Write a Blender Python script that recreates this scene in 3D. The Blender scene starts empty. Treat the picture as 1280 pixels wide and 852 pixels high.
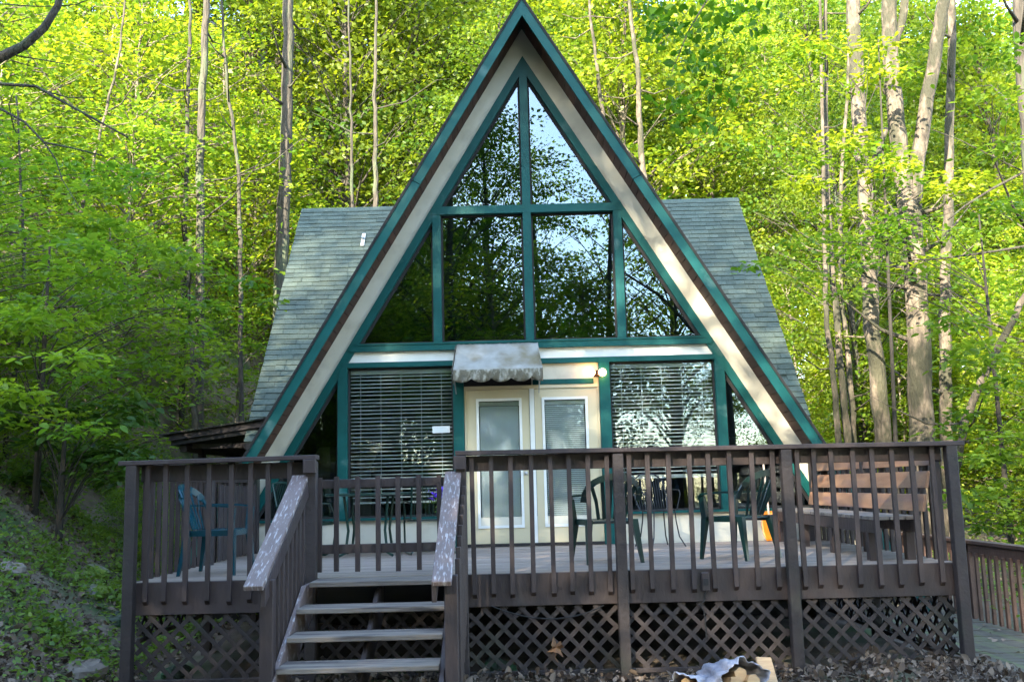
import bpy, math, random
import numpy as np
from mathutils import Vector, Matrix, Euler
sc = bpy.context.scene
R = math.radians
# ------------------------------------------------------------------ camera
CAM = Vector((-.241, -13.05, .76)); FPX = 1240.; PITCH = math.atan(182 / 1240); ROLL = R(1.43)
_fw = Vector((0, math.cos(PITCH), math.sin(PITCH))); _u0 = Vector((0, -math.sin(PITCH), math.cos(PITCH))); _r0 = Vector((1, 0, 0))
_rt = _r0 * math.cos(ROLL) - _u0 * math.sin(ROLL); _up = _r0 * math.sin(ROLL) + _u0 * math.cos(ROLL)
cd = bpy.data.cameras.new('camera'); cam = bpy.data.objects.new('camera', cd); sc.collection.objects.link(cam)
cd.sensor_width = 36; cd.lens = FPX * 36 / 1280; cd.clip_end = 2000; cd.clip_start = .05
cam.matrix_world = Matrix(((_rt.x, _up.x, -_fw.x, CAM.x), (_rt.y, _up.y, -_fw.y, CAM.y), (_rt.z, _up.z, -_fw.z, CAM.z), (0, 0, 0, 1)))
sc.camera = cam
# ------------------------------------------------------------------ sky and sun
SUN_EL, SUN_AZ = R(25), R(24)            # azimuth: to the left of the direction behind the camera
to_sun = Vector((-math.cos(SUN_EL) * math.sin(SUN_AZ), -math.cos(SUN_EL) * math.cos(SUN_AZ), math.sin(SUN_EL)))
w = bpy.data.worlds.new('World'); sc.world = w; w.use_nodes = True
wn = w.node_tree.nodes; sky = wn.new('ShaderNodeTexSky'); sky.sky_type = 'NISHITA'; sky.sun_disc = False
sky.sun_elevation = SUN_EL; sky.sun_rotation = math.atan2(to_sun.x, to_sun.y); sky.dust_density = .5; sky.air_density = 1.0
bgn = wn['Background']; bgn.inputs[1].default_value = .15; w.node_tree.links.new(sky.outputs[0], bgn.inputs[0])
sd = bpy.data.lights.new('sun', 'SUN'); so = bpy.data.objects.new('sun', sd); sc.collection.objects.link(so)
sd.energy = 3.9; sd.angle = R(.5); sd.color = (1, .9, .72)
so.rotation_euler = to_sun.to_track_quat('Z', 'Y').to_euler(); so.location = (-20, -20, 30)
sc.view_settings.view_transform = 'Standard'; sc.view_settings.look = 'None'
sc.view_settings.exposure = 3.22; sc.view_settings.gamma = 1
sc.cycles.max_bounces = 8; sc.cycles.transparent_max_bounces = 12; sc.cycles.diffuse_bounces = 4
sc.cycles.sample_clamp_indirect = 6

def un(x, y, Y=None, Z=None, X=None):
    d = _fw * FPX + _rt * (x - 640) - _up * (y - 426)
    t = (Y - CAM.y) / d.y if Y is not None else ((Z - CAM.z) / d.z if Z is not None else (X - CAM.x) / d.x)
    return CAM + d * t
def prj(p):
    d = Vector(p) - CAM; z = d.dot(_fw)
    return 640 + FPX * d.dot(_rt) / z, 426 - FPX * d.dot(_up) / z

# ------------------------------------------------------------------ materials
M = {}
def mat(name, col, rough=.7, col2=None, scale=8, detail=5, bump=0, bscale=60, spec=.5, stretch=(1, 1, 1), metal=0, rand=0,
        col3=None, s3=2.0, t3=(.5, .6), coord='Object', sss=0):
    m = bpy.data.materials.new(name); m.use_nodes = True; nt = m.node_tree; n = nt.nodes; L = nt.links.new
    b = n['Principled BSDF']; b.inputs['Roughness'].default_value = rough; b.inputs['Metallic'].default_value = metal
    b.inputs['Specular IOR Level'].default_value = spec
    tc = n.new('ShaderNodeTexCoord'); mp = n.new('ShaderNodeMapping'); mp.inputs['Scale'].default_value = stretch
    if coord == 'World':
        g = n.new('ShaderNodeNewGeometry'); L(g.outputs['Position'], mp.inputs[0])
    else:
        L(tc.outputs['Object'], mp.inputs[0])
    oi = n.new('ShaderNodeObjectInfo')
    src = None
    if col2 is not None:
        tx = n.new('ShaderNodeTexNoise'); tx.inputs['Scale'].default_value = scale; tx.inputs['Detail'].default_value = detail
        tx.noise_dimensions = '4D'; mu = n.new('ShaderNodeMath'); mu.operation = 'MULTIPLY'; mu.inputs[1].default_value = 37
        L(oi.outputs['Random'], mu.inputs[0]); L(mu.outputs[0], tx.inputs['W']); L(mp.outputs[0], tx.inputs['Vector'])
        rp = n.new('ShaderNodeValToRGB'); rp.color_ramp.elements[0].position = .3; rp.color_ramp.elements[1].position = .7
        rp.color_ramp.elements[0].color = (*col, 1); rp.color_ramp.elements[1].color = (*col2, 1)
        L(tx.outputs[0], rp.inputs[0]); src = rp.outputs[0]
    if col3 is not None:
        t2 = n.new('ShaderNodeTexNoise'); t2.inputs['Scale'].default_value = s3; t2.inputs['Detail'].default_value = 6
        L(mp.outputs[0], t2.inputs['Vector'])
        r2 = n.new('ShaderNodeMapRange'); r2.inputs[1].default_value = t3[0]; r2.inputs[2].default_value = t3[1]
        L(t2.outputs[0], r2.inputs[0]); mx = n.new('ShaderNodeMixRGB'); L(r2.outputs[0], mx.inputs[0])
        if src: L(src, mx.inputs[1])
        else: mx.inputs[1].default_value = (*col, 1)
        mx.inputs[2].default_value = (*col3, 1); src = mx.outputs[0]
    if rand:
        hs = n.new('ShaderNodeHueSaturation'); mr = n.new('ShaderNodeMapRange'); mr.inputs[3].default_value = 1 - rand; mr.inputs[4].default_value = 1 + rand
        L(oi.outputs['Random'], mr.inputs[0]); L(mr.outputs[0], hs.inputs['Value'])
        if src: L(src, hs.inputs['Color'])
        else: hs.inputs['Color'].default_value = (*col, 1)
        src = hs.outputs[0]
    if src: L(src, b.inputs['Base Color'])
    else: b.inputs['Base Color'].default_value = (*col, 1)
    if bump:
        bn = n.new('ShaderNodeTexNoise'); bn.inputs['Scale'].default_value = bscale; bn.inputs['Detail'].default_value = 4
        L(mp.outputs[0], bn.inputs['Vector']); bp = n.new('ShaderNodeBump'); bp.inputs['Strength'].default_value = bump; bp.inputs['Distance'].default_value = .06 if 'bark' in name else .02
        L(bn.outputs[0], bp.inputs['Height']); L(bp.outputs[0], b.inputs['Normal'])
    M[name] = m; return m
mat('teal', (.0005, .062, .056), .5, (.001, .08, .073), 5, spec=.25, bump=.15, bscale=30, col3=(.10, .19, .17), s3=2.2, t3=(.64, .78))
mat('cream', (.57, .53, .41), .75, (.64, .60, .48), 3, bump=.1, col3=(.42, .38, .29), s3=2.6, t3=(.52, .8))
mat('door_cream', (.53, .46, .29), .5, (.57, .50, .33), 3, bump=.05)
mat('white_trim', (.75, .75, .70), .5, (.68, .68, .62), 9)
mat('brown', (.030, .0185, .0175), .6, (.044, .030, .029), 6, bump=.35, bscale=24, stretch=(1, 1, .3), rand=.13, col3=(.06, .052, .047), s3=4, t3=(.6, .8))
mat('brown_mossy', (.025, .0175, .0165), .7, (.037, .027, .025), 6, bump=.35, bscale=24, rand=.12, col3=(.026, .034, .018), s3=1.6, t3=(.6, .85), coord='World')
mat('deckboard', (.20, .15, .115), .7, (.31, .25, .20), 4, bump=.4, bscale=20, stretch=(.25, 3, 3), rand=.12, col3=(.13, .10, .09), s3=3, t3=(.55, .75))
mat('tread', (.14, .112, .09), .7, (.25, .212, .175), 5, bump=.4, bscale=20, stretch=(.3, 3, 3), rand=.1, col3=(.07, .055, .05), s3=6, t3=(.5, .62))
mat('peeling', (.125, .09, .082), .6, (.165, .122, .112), 5, bump=.3, bscale=30, stretch=(5, .9, .9), col3=(.34, .31, .31), s3=13, t3=(.54, .66))
mat('shingle', (.068, .092, .074), .95, (.112, .138, .115), 34, bump=.5, bscale=160, rand=.16, spec=.2)
mat('soffit_wood', (.038, .015, .008), .8, (.065, .027, .014), 6, bump=.2, stretch=(1, .3, 1), rand=.25)
mat('dark', (.018, .016, .015), .8)
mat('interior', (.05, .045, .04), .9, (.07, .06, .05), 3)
mat('blind', (.82, .84, .85), .5)
mat('plastic_green', (.002, .015, .0125), .28, (.002, .018, .015), 4)
mat('plastic_teal', (.003, .042, .058), .2, (.004, .052, .072), 4)
mat('metal_green', (.003, .028, .021), .35)
mat('iron', (.012, .012, .013), .45)
mat('orange', (.85, .26, .02), .35)
mat('pale_wood', (.55, .45, .33), .6, (.62, .52, .4), 14)
mat('awning', (.25, .24, .205), .9, (.34, .335, .30), 7, bump=.8, bscale=10, col3=(.17, .14, .08), s3=2.6, t3=(.47, .68))
mat('awning_v', (.33, .31, .25), .9, (.10, .09, .055), 26, detail=2, bump=.8, bscale=26, stretch=(1, 1, .6), col3=(.12, .105, .07), s3=11, t3=(.5, .56))
mat('bark_light', (.03, .024, .018), .95, (.17, .135, .095), 5, detail=9, bump=1, bscale=8, stretch=(2.2, 2.2, .8), rand=.2, col3=(.04, .038, .022), s3=1.6, t3=(.46, .56)); mat('twig', (.03, .025, .018), .9)
mat('bark_dark', (.022, .019, .014), .9, (.07, .058, .042), 6, bump=1, bscale=8, stretch=(3, 3, .5), rand=.2, col3=(.07, .09, .045), s3=1.5, t3=(.52, .7))
mat('bark_thin', (.11, .09, .065), .9, (.22, .18, .13), 10, bump=.5, bscale=20, stretch=(3, 3, .6), rand=.3)
mat('rock', (.12, .10, .08), .9, (.21, .18, .15), 5, bump=.8, bscale=8, rand=.2)
mat('rock_moss', (.10, .095, .085), .9, (.17, .155, .14), 6, bump=.8, bscale=14, col3=(.12, .17, .02), s3=3.5, t3=(.42, .55), rand=.15)
mat('rock_dark', (.035, .05, .035), .9, (.06, .075, .05), 8, bump=.8, bscale=18, col3=(.03, .09, .035), s3=5, t3=(.5, .6))
mat('soil', (.09, .068, .048), .95, (.20, .155, .115), 3, detail=8, bump=.8, bscale=12, col3=(.05, .085, .025), s3=.7, t3=(.5, .65), coord='World')
mat('plastic_sheet', (.22, .22, .26), .3, (.48, .48, .53), 5, bump=.9, bscale=9)
mat('firewood', (.36, .22, .11), .8, (.52, .36, .2), 12, bump=.3, stretch=(.5, 3, 3))
mat('concrete_walk', (.08, .068, .05), .8, (.135, .118, .09), 5, bump=.4, bscale=20, stretch=(3, .3, 3), rand=.1, col3=(.12, .14, .06), s3=2, t3=(.5, .65))
mat('cable', (.015, .015, .015), .5)
mat('mat_black', (.02, .02, .022), .9, bump=.3, bscale=120)
mat('purple', (.12, .03, .55), .6); mat('pot_green', (.02, .25, .07), .4); mat('label_white', (.7, .75, .72), .5); mat('metal_grey', (.45, .45, .45), .4, metal=.6)
mat('dry_leaf_big', (.12, .065, .035), .8, (.2, .115, .06), 20)

def leafmat(name, c1, c2, tr=.45, tcol=None, rough=.45, spec=.35):
    m = bpy.data.materials.new(name); m.use_nodes = True; nt = m.node_tree; n = nt.nodes; L = nt.links.new
    b = n['Principled BSDF']; b.inputs['Roughness'].default_value = rough; b.inputs['Specular IOR Level'].default_value = spec
    at = n.new('ShaderNodeAttribute'); at.attribute_name = 'tone'
    rp = n.new('ShaderNodeMixRGB'); rp.inputs[1].default_value = (*c1, 1); rp.inputs[2].default_value = (*c2, 1)
    L(at.outputs['Fac'], rp.inputs[0])
    hs = n.new('ShaderNodeHueSaturation'); oi = n.new('ShaderNodeObjectInfo'); mr = n.new('ShaderNodeMapRange'); mr.inputs[3].default_value = .8; mr.inputs[4].default_value = 1.22
    L(oi.outputs['Random'], mr.inputs[0]); L(mr.outputs[0], hs.inputs['Value']); L(rp.outputs[0], hs.inputs['Color']); L(hs.outputs[0], b.inputs['Base Color'])
    if tr:
        t = n.new('ShaderNodeBsdfTranslucent'); mx = n.new('ShaderNodeMixShader'); mx.inputs[0].default_value = tr
        mm = n.new('ShaderNodeMixRGB'); mm.blend_type = 'MULTIPLY'; mm.inputs[0].default_value = 1; mm.inputs[2].default_value = (*(tcol or (1.9, 1.7, .8)), 1)
        L(hs.outputs[0], mm.inputs[1]); L(mm.outputs[0], t.inputs['Color'])
        L(b.outputs[0], mx.inputs[1]); L(t.outputs[0], mx.inputs[2]); L(mx.outputs[0], n['Material Output'].inputs[0])
    M[name] = m
leafmat('leaf_far', (.060, .145, .013), (.235, .28, .020), .52, (2.2, 2.0, .9))
leafmat('leaf_near', (.080, .165, .017), (.17, .255, .025), .5, (2.1, 1.9, .9))
leafmat('leaf_dark', (.024, .062, .009), (.05, .105, .013), .4); leafmat('leaf_mid', (.045, .11, .012), (.17, .22, .018), .5, (2.1, 1.9, .9)); leafmat('leaf_shade', (.05, .12, .014), (.12, .2, .02), .55, (2.2, 1.9, .9)); leafmat('leaf_hang', (.03, .10, .006), (.07, .16, .009), .5, spec=.15)
leafmat('ground_leaf', (.09, .175, .03), (.18, .27, .05), .45)
leafmat('litter_leaf', (.04, .026, .018), (.28, .215, .16), .1, (1, 1, 1), .8, .2)
def glassmat(name, fres_ior, tint):
    m = bpy.data.materials.new(name); m.use_nodes = True; nt = m.node_tree; n = nt.nodes; L = nt.links.new
    for x in list(n):
        if x.type != 'OUTPUT_MATERIAL': n.remove(x)
    o = n[0]; tr = n.new('ShaderNodeBsdfTransparent'); tr.inputs[0].default_value = (*tint, 1)
    g = n.new('ShaderNodeBsdfGlossy'); g.inputs['Roughness'].default_value = .0; g.inputs[0].default_value = (.70, .88, 1, 1)
    f = n.new('ShaderNodeFresnel'); f.inputs[0].default_value = fres_ior; mx = n.new('ShaderNodeMixShader')
    nz = n.new('ShaderNodeTexNoise'); nz.inputs['Scale'].default_value = 1.1; nz.inputs['Detail'].default_value = 1
    bp = n.new('ShaderNodeBump'); bp.inputs['Strength'].default_value = .06; bp.inputs['Distance'].default_value = .02
    tc = n.new('ShaderNodeTexCoord'); L(tc.outputs['Object'], nz.inputs[0]); L(nz.outputs[0], bp.inputs['Height']); L(bp.outputs[0], g.inputs['Normal'])
    L(f.outputs[0], mx.inputs[0]); L(tr.outputs[0], mx.inputs[1]); L(g.outputs[0], mx.inputs[2]); L(mx.outputs[0], o.inputs[0])
    M[name] = m
glassmat('glass', 1.95, (.55, .6, .58)); glassmat('glass_low', 1.6, (.92, .95, .95))
def emit(name, col, s):
    m = bpy.data.materials.new(name); m.use_nodes = True; b = m.node_tree.nodes['Principled BSDF']
    b.inputs['Emission Color'].default_value = (*col, 1); b.inputs['Emission Strength'].default_value = s; M[name] = m
emit('bulb', (1, .56, .20), 4.5)

# ------------------------------------------------------------------ geometry helpers
class MB:
    def __init__(s): s.v = []; s.f = []; s.n = 0
    def add(s, vs, fs):
        s.v.extend(tuple(p) for p in vs); s.f.extend(tuple(i + s.n for i in f) for f in fs); s.n += len(vs); return s
    def box(s, x0, x1, y0, y1, z0, z1, bev=0):
        vs = [(x, y, z) for z in (z0, z1) for y in (y0, y1) for x in (x0, x1)]
        return s.add(vs, [(0, 2, 3, 1), (4, 5, 7, 6), (0, 1, 5, 4), (2, 6, 7, 3), (0, 4, 6, 2), (1, 3, 7, 5)])
    def bar(s, a, b, w, h, up=(0, 0, 1)):
        a = Vector(a); b = Vector(b); d = (b - a).normalized(); sd_ = d.cross(Vector(up))
        if sd_.length < 1e-4: sd_ = d.cross(Vector((0, 1, 0)))
        sd_.normalize(); u = sd_.cross(d).normalized(); vs = []
        for p in (a, b):
            for i, j in ((-1, -1), (1, -1), (1, 1), (-1, 1)): vs.append(p + sd_ * i * w / 2 + u * j * h / 2)
        return s.add(vs, [(3, 2, 1, 0), (4, 5, 6, 7), (0, 1, 5, 4), (1, 2, 6, 5), (2, 3, 7, 6), (3, 0, 4, 7)])
    def prism(s, poly, y0, y1):     # poly in x,z ; extruded along y
        n = len(poly); vs = [(x, y0, z) for x, z in poly] + [(x, y1, z) for x, z in poly]
        a = sum(poly[i][0] * poly[(i + 1) % n][1] - poly[(i + 1) % n][0] * poly[i][1] for i in range(n))
        fr = tuple(range(n)); bk = tuple(range(2 * n - 1, n - 1, -1)); sides = [(i, i + n, (i + 1) % n + n, (i + 1) % n) for i in range(n)]
        fs = [fr, bk] + sides
        if a < 0: fs = [tuple(reversed(f)) for f in fs]
        return s.add(vs, fs)
    def prismx(s, poly, x0, x1):    # poly in y,z ; extruded along x
        n = len(poly); vs = [(x0, y, z) for y, z in poly] + [(x1, y, z) for y, z in poly]
        a = sum(poly[i][0] * poly[(i + 1) % n][1] - poly[(i + 1) % n][0] * poly[i][1] for i in range(n))
        fs = [tuple(range(n - 1, -1, -1)), tuple(range(n, 2 * n))] + [(i, (i + 1) % n, (i + 1) % n + n, i + n) for i in range(n)]
        if a < 0: fs = [tuple(reversed(f)) for f in fs]
        return s.add(vs, fs)
    def tube(s, pts, rad, sides=8, cap=True, wob=0, rng=None):
        pts = [Vector(p) for p in pts]; m = len(pts)
        if not hasattr(rad, '__len__'): rad = [rad] * m
        vs = []; prev = None
        for i, p in enumerate(pts):
            t = (pts[min(i + 1, m - 1)] - pts[max(i - 1, 0)]).normalized()
            if prev is None: a = t.cross(Vector((0, 1, 0)) if abs(t.y) < .9 else Vector((1, 0, 0))).normalized()
            else: a = (prev - t * prev.dot(t)).normalized()
            prev = a; b = t.cross(a)
            for k in range(sides):
                q = 2 * math.pi * k / sides; r_ = rad[i] * (1 + (rng.uniform(-wob, wob) if rng else 0))
                vs.append(p + (a * math.cos(q) + b * math.sin(q)) * r_)
        fs = [(i * sides + k, i * sides + (k + 1) % sides, (i + 1) * sides + (k + 1) % sides, (i + 1) * sides + k) for i in range(m - 1) for k in range(sides)]
        if cap: fs += [tuple(range(sides - 1, -1, -1)), tuple(range((m - 1) * sides, m * sides))]
        return s.add(vs, fs)
    def lathe(s, prof, c=(0, 0, 0), sides=14):
        vs = []; m = len(prof)
        for r_, z in prof:
            for k in range(sides):
                q = 2 * math.pi * k / sides; vs.append((c[0] + r_ * math.cos(q), c[1] + r_ * math.sin(q), c[2] + z))
        fs = [(i * sides + k, i * sides + (k + 1) % sides, (i + 1) * sides + (k + 1) % sides, (i + 1) * sides + k) for i in range(m - 1) for k in range(sides)]
        fs += [tuple(range(sides - 1, -1, -1)), tuple(range((m - 1) * sides, m * sides))]
        return s.add(vs, fs)
    def mesh(s, name, m, smooth=False):
        me = bpy.data.meshes.new(name); me.from_pydata(s.v, [], s.f); me.materials.append(M[m] if isinstance(m, str) else m)
        if smooth: me.polygons.foreach_set('use_smooth', [True] * len(me.polygons))
        me.update(); return me
    def build(s, name, m, parent=None, smooth=False, bevel=0, loc=None):
        o = link(name, s.mesh(name, m, smooth), parent, loc)
        if bevel: md = o.modifiers.new('bevel', 'BEVEL'); md.width = bevel; md.segments = 1; md.limit_method = 'ANGLE'
        return o
def link(name, me, parent=None, loc=None):
    o = bpy.data.objects.new(name, me); sc.collection.objects.link(o)
    if parent is not None: o.parent = parent
    if loc is not None: o.location = loc
    return o
def tag(o, label=None, cat=None, group=None, kind=None):
    if label: o['label'] = label
    if cat: o['category'] = cat
    if group: o['group'] = group
    if kind: o['kind'] = kind
    return o
def thing(name, label, cat, loc=(0, 0, 0), group=None, rz=0):
    o = bpy.data.objects.new(name, None); sc.collection.objects.link(o); o.location = loc; o.rotation_euler = (0, 0, rz)
    o.empty_display_size = .1
    return tag(o, label, cat, group)
def copy_tree(o, parent=None):
    c = o.copy(); sc.collection.objects.link(c); c.parent = parent
    for ch in list(o.children): copy_tree(ch, c)
    return c
def npmesh(name, V, F, m, tone=None, smooth=False):
    me = bpy.data.meshes.new(name); V = np.asarray(V, dtype=np.float32); F = np.asarray(F, dtype=np.int32)
    k = F.shape[1]; me.vertices.add(len(V)); me.vertices.foreach_set('co', V.ravel())
    me.loops.add(F.size); me.loops.foreach_set('vertex_index', F.ravel())
    me.polygons.add(len(F)); me.polygons.foreach_set('loop_start', np.arange(0, F.size, k, dtype=np.int32))
    me.polygons.foreach_set('loop_total', np.full(len(F), k, dtype=np.int32))
    if smooth: me.polygons.foreach_set('use_smooth', np.ones(len(F), dtype=bool))
    me.update(calc_edges=True)
    if tone is not None:
        a = me.attributes.new('tone', 'FLOAT', 'POINT'); a.data.foreach_set('value', np.asarray(tone, dtype=np.float32))
    me.materials.append(M[m]); return me
def leaves(rg, C, size, name, m, tone, flat=.5, aspect=.55, fine=False, droop=0.0, dirs=None):
    """one folded leaf per centre: flat = how level the blades lie"""
    N = len(C); size = np.broadcast_to(size, (N,))
    nrm = rg.normal(size=(N, 3)) * (1 - flat); nrm[:, 2] += 1.0 * flat + .15; nrm /= np.linalg.norm(nrm, axis=1)[:, None]
    d = rg.normal(size=(N, 3)) if dirs is None else dirs + rg.normal(size=(N, 3)) * .5
    d[:, 2] -= droop; d -= nrm * (d * nrm).sum(1)[:, None]; d /= np.linalg.norm(d, axis=1)[:, None]
    sdv = np.cross(nrm, d); L_ = size[:, None]; W = L_ * aspect
    if fine:
        P = [C, C + d * L_ * .3 + sdv * W * .5 + nrm * L_ * .06, C + d * L_ * .68 + sdv * W * .40 + nrm * L_ * .04, C + d * L_ - nrm * L_ * .1,
             C + d * L_ * .68 - sdv * W * .40 + nrm * L_ * .04, C + d * L_ * .3 - sdv * W * .5 + nrm * L_ * .06]
        V = np.stack(P, 1).reshape(-1, 3); b = np.arange(N)[:, None] * 6
        F = np.concatenate([b + np.array([[0, 1, 2, 3]]), b + np.array([[0, 3, 4, 5]])]); k = 6
    else:
        P = [C, C + d * L_ * .45 + sdv * W * .5 + nrm * L_ * .07, C + d * L_ - nrm * L_ * .06, C + d * L_ * .45 - sdv * W * .5 + nrm * L_ * .07]
        V = np.stack(P, 1).reshape(-1, 3); b = np.arange(N)[:, None] * 4; F = np.concatenate([b + np.array([[0, 1, 2, 3]])]); k = 4
    t = np.repeat(np.clip(tone, 0, 1), k)
    return npmesh(name, V, F, m, t)

# ------------------------------------------------------------------ terrain
def sst(a, b, x): t = np.clip((x - a) / (b - a), 0, 1); return t * t * (3 - 2 * t)
def ground(x, y):
    x = np.asarray(x, float); y = np.asarray(y, float)
    edge = 4.2 + 1.9 * sst(.5, 3, y)
    d = np.maximum(0, -x - edge); h = -.93 + .71 * np.minimum(d, 3) + .34 * np.clip(d - 3, 0, 14) + .1 * np.maximum(0, d - 17)
    wl = 1 - sst(-9, 10, x)
    h = h + (.12 + .42 * wl) * np.maximum(0, y - 13)
    h = h + .45 * wl * np.clip(y - 3, 0, 10) * sst(6.5, 11, -x)
    h = h - .09 * np.maximum(0, x - 7) * (1 - sst(8, 30, y))
    h = h + .05 * np.sin(x * 1.3 + y * .7) + .035 * np.sin(x * 3.1 - y * 2.3) * np.where(np.abs(x) < 4.1, 0.3, 1)
    return h
def gz(x, y): return float(ground(x, y))
def axis(lo, hi, fine_lo, fine_hi, step, coarse):
    a = list(np.arange(fine_lo, fine_hi, step)); p = fine_lo; s = step
    left = []; 
    while p > lo: s *= coarse; p -= s; left.append(p)
    p = fine_hi; s = step; right = [p]
    while p < hi: s *= coarse; p += s; right.append(p)
    return np.array(left[::-1] + a + right)
gx = axis(-400, 400, -14, 12, .16, 1.13); gy = axis(-300, 600, -9, 16, .16, 1.13)
GX, GY = np.meshgrid(gx, gy); GZ = ground(GX, GY)
rg0 = np.random.default_rng(3)
far = np.maximum(np.abs(GX), np.abs(GY)) > 90
GZ = np.where(far, np.minimum(GZ, 30) , GZ) + rg0.normal(size=GX.shape) * .012 * (~far)
V = np.stack([GX, GY, GZ], -1).reshape(-1, 3); nx = len(gx); ny = len(gy)
I = (np.arange(ny - 1)[:, None] * nx + np.arange(nx - 1)[None]).ravel()
F = np.stack([I, I + 1, I + 1 + nx, I + nx], 1)
tag(link('ground', npmesh('ground', V, F, 'soil', smooth=True)), kind='structure')
rg = np.random.default_rng(11)
X = np.concatenate([rg.uniform(-9, 3.8, 14000), rg.uniform(-5, 3.9, 22000), rg.uniform(-8.5, -3.8, 16000)])
Y = np.concatenate([rg.uniform(-8, 4, 14000), rg.uniform(-6.6, -3.85, 22000), rg.uniform(-5.5, 1.5, 16000)])
k_ = ~((np.abs(X) < 3.68) & (Y > -3.98)) & ~((X < -4.2) & (Y > -2.2) & (rg.random(len(X)) < .5)); X = X[k_]; Y = Y[k_]
hump = .10 * np.exp(-((Y + 4.25) / .3) ** 2) * ((X > -.6) & (X < 3.6)) * (1 + .4 * np.sin(X * 5))
tag(link('leaf_litter', leaves(rg, np.stack([X, Y, ground(X, Y) + .012 + (rg.random(len(X)) ** 2) * (.04 + hump)], 1), rg.uniform(.02, .062, len(X)) + .05 * (rg.random(len(X)) < .12), 'leaf_litter', 'litter_leaf', rg.random(len(X)) ** 1.3, flat=.42, aspect=.62, fine=True)), kind='stuff')

# ------------------------------------------------------------------ house
rnd = random.Random(5)
house = thing('a_frame_house', 'steep A-frame cabin with teal trim, cream walls and a glazed triangular front', 'house', (0, 0, -.93))
HO = Vector((0, 0, .93))
def hp(mb, name, m, parent=None, **k):      # part of the house, coordinates given with the deck floor at z = 0
    o = mb.build(name, m, parent or house, **k)
    if parent is None: o.location = HO
    return o
SL = 1.66
def xr(z, apex): return (apex - z) / SL
# walls: cream strips along the rakes, band, base, over the door, back wall
for s in (-1, 1):
    q = [(0, 7.06), (s * xr(-.9, 7.06), -.9), (s * xr(-.9, 6.6), -.9), (0, 6.6)]
    hp(MB().prism(q, 0, .11), 'wall', 'cream')
hp(MB().box(-2.46, 2.46, .012, .1, 2.43, 2.575), 'wall', 'white_trim')
hp(MB().box(-4.3, 4.3, .004, .1, -.04, .375), 'wall', 'cream'); hp(MB().box(-4.3, 4.3, .01, .1, -1.1, -.043), 'foundation', 'dark')  # foundation coloured near black: under-deck shade behind the lattice put into its colour
hp(MB().box(.0, .89, .008, .1, 2.08, 2.36), 'wall', 'cream')
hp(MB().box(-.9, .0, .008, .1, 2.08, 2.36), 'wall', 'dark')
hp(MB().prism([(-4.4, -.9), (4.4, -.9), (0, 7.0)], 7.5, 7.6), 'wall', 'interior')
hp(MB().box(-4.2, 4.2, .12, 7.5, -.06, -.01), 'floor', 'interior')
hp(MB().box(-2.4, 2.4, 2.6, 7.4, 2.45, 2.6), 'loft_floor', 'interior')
# rake trim of the glazed triangle
for s in (-1, 1):
    q = [(0, 6.65), (s * xr(.39, 6.65), .39), (s * xr(.39, 6.445), .39), (0, 6.445)]
    hp(MB().prism(q, -.035, .09), 'rake_trim', 'teal')
    q = [(0, 6.445), (s * xr(.42, 6.445), .42), (s * xr(.42, 6.41), .42), (0, 6.41)]
    hp(MB().prism(q, .018, .075), 'glazing_bead', 'dark')
hp(MB().box(-.055, .055, -.045, .085, 2.66, 6.44), 'mullion', 'teal')
for s in (-1, 1): hp(MB().box(*sorted((s * 1.167, s * 1.277)), -.042, .083, 2.66, 4.42), 'mullion', 'teal')
hp(MB().box(-xr(4.47, 6.6), xr(4.47, 6.6), -.048, .08, 4.416, 4.525), 'beam', 'teal')
hp(MB().box(-xr(2.62, 6.6), xr(2.62, 6.6), -.05, .08, 2.572, 2.652), 'beam', 'teal')
hp(MB().box(-xr(2.67, 6.5), xr(2.67, 6.5), -.062, .05, 2.6525, 2.675), 'sill', 'teal')
for x0, x1 in ((-2.5, -.95), (-.95, .9), (.9, 2.5)):
    if x0 > -1.5 and x0 < 0: continue
    hp(MB().box(x0, x1, -.043, .08, 2.362, 2.43), 'beam', 'teal')
hp(MB().box(-.95, .9, -.041, .08, 2.362, 2.43), 'beam', 'teal')
hp(MB().box(.02, .82, -.03, .08, 2.085, 2.15), 'beam', 'teal')
for s in (-1, 1):
    hp(MB().box(*sorted((s * 2.427, s * 2.551)), -.047, .082, .405, 2.361), 'corner_trim', 'teal')
    hp(MB().box(*sorted((s * .893, s * 1.033)), -.049, .082, .0, 2.361), 'corner_trim', 'teal')
hp(MB().box(-3.70, -.95, -.055, .09, .376, .404), 'sill', 'teal'); hp(MB().box(.95, 3.70, -.055, .09, .376, .404), 'sill', 'teal')
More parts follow.
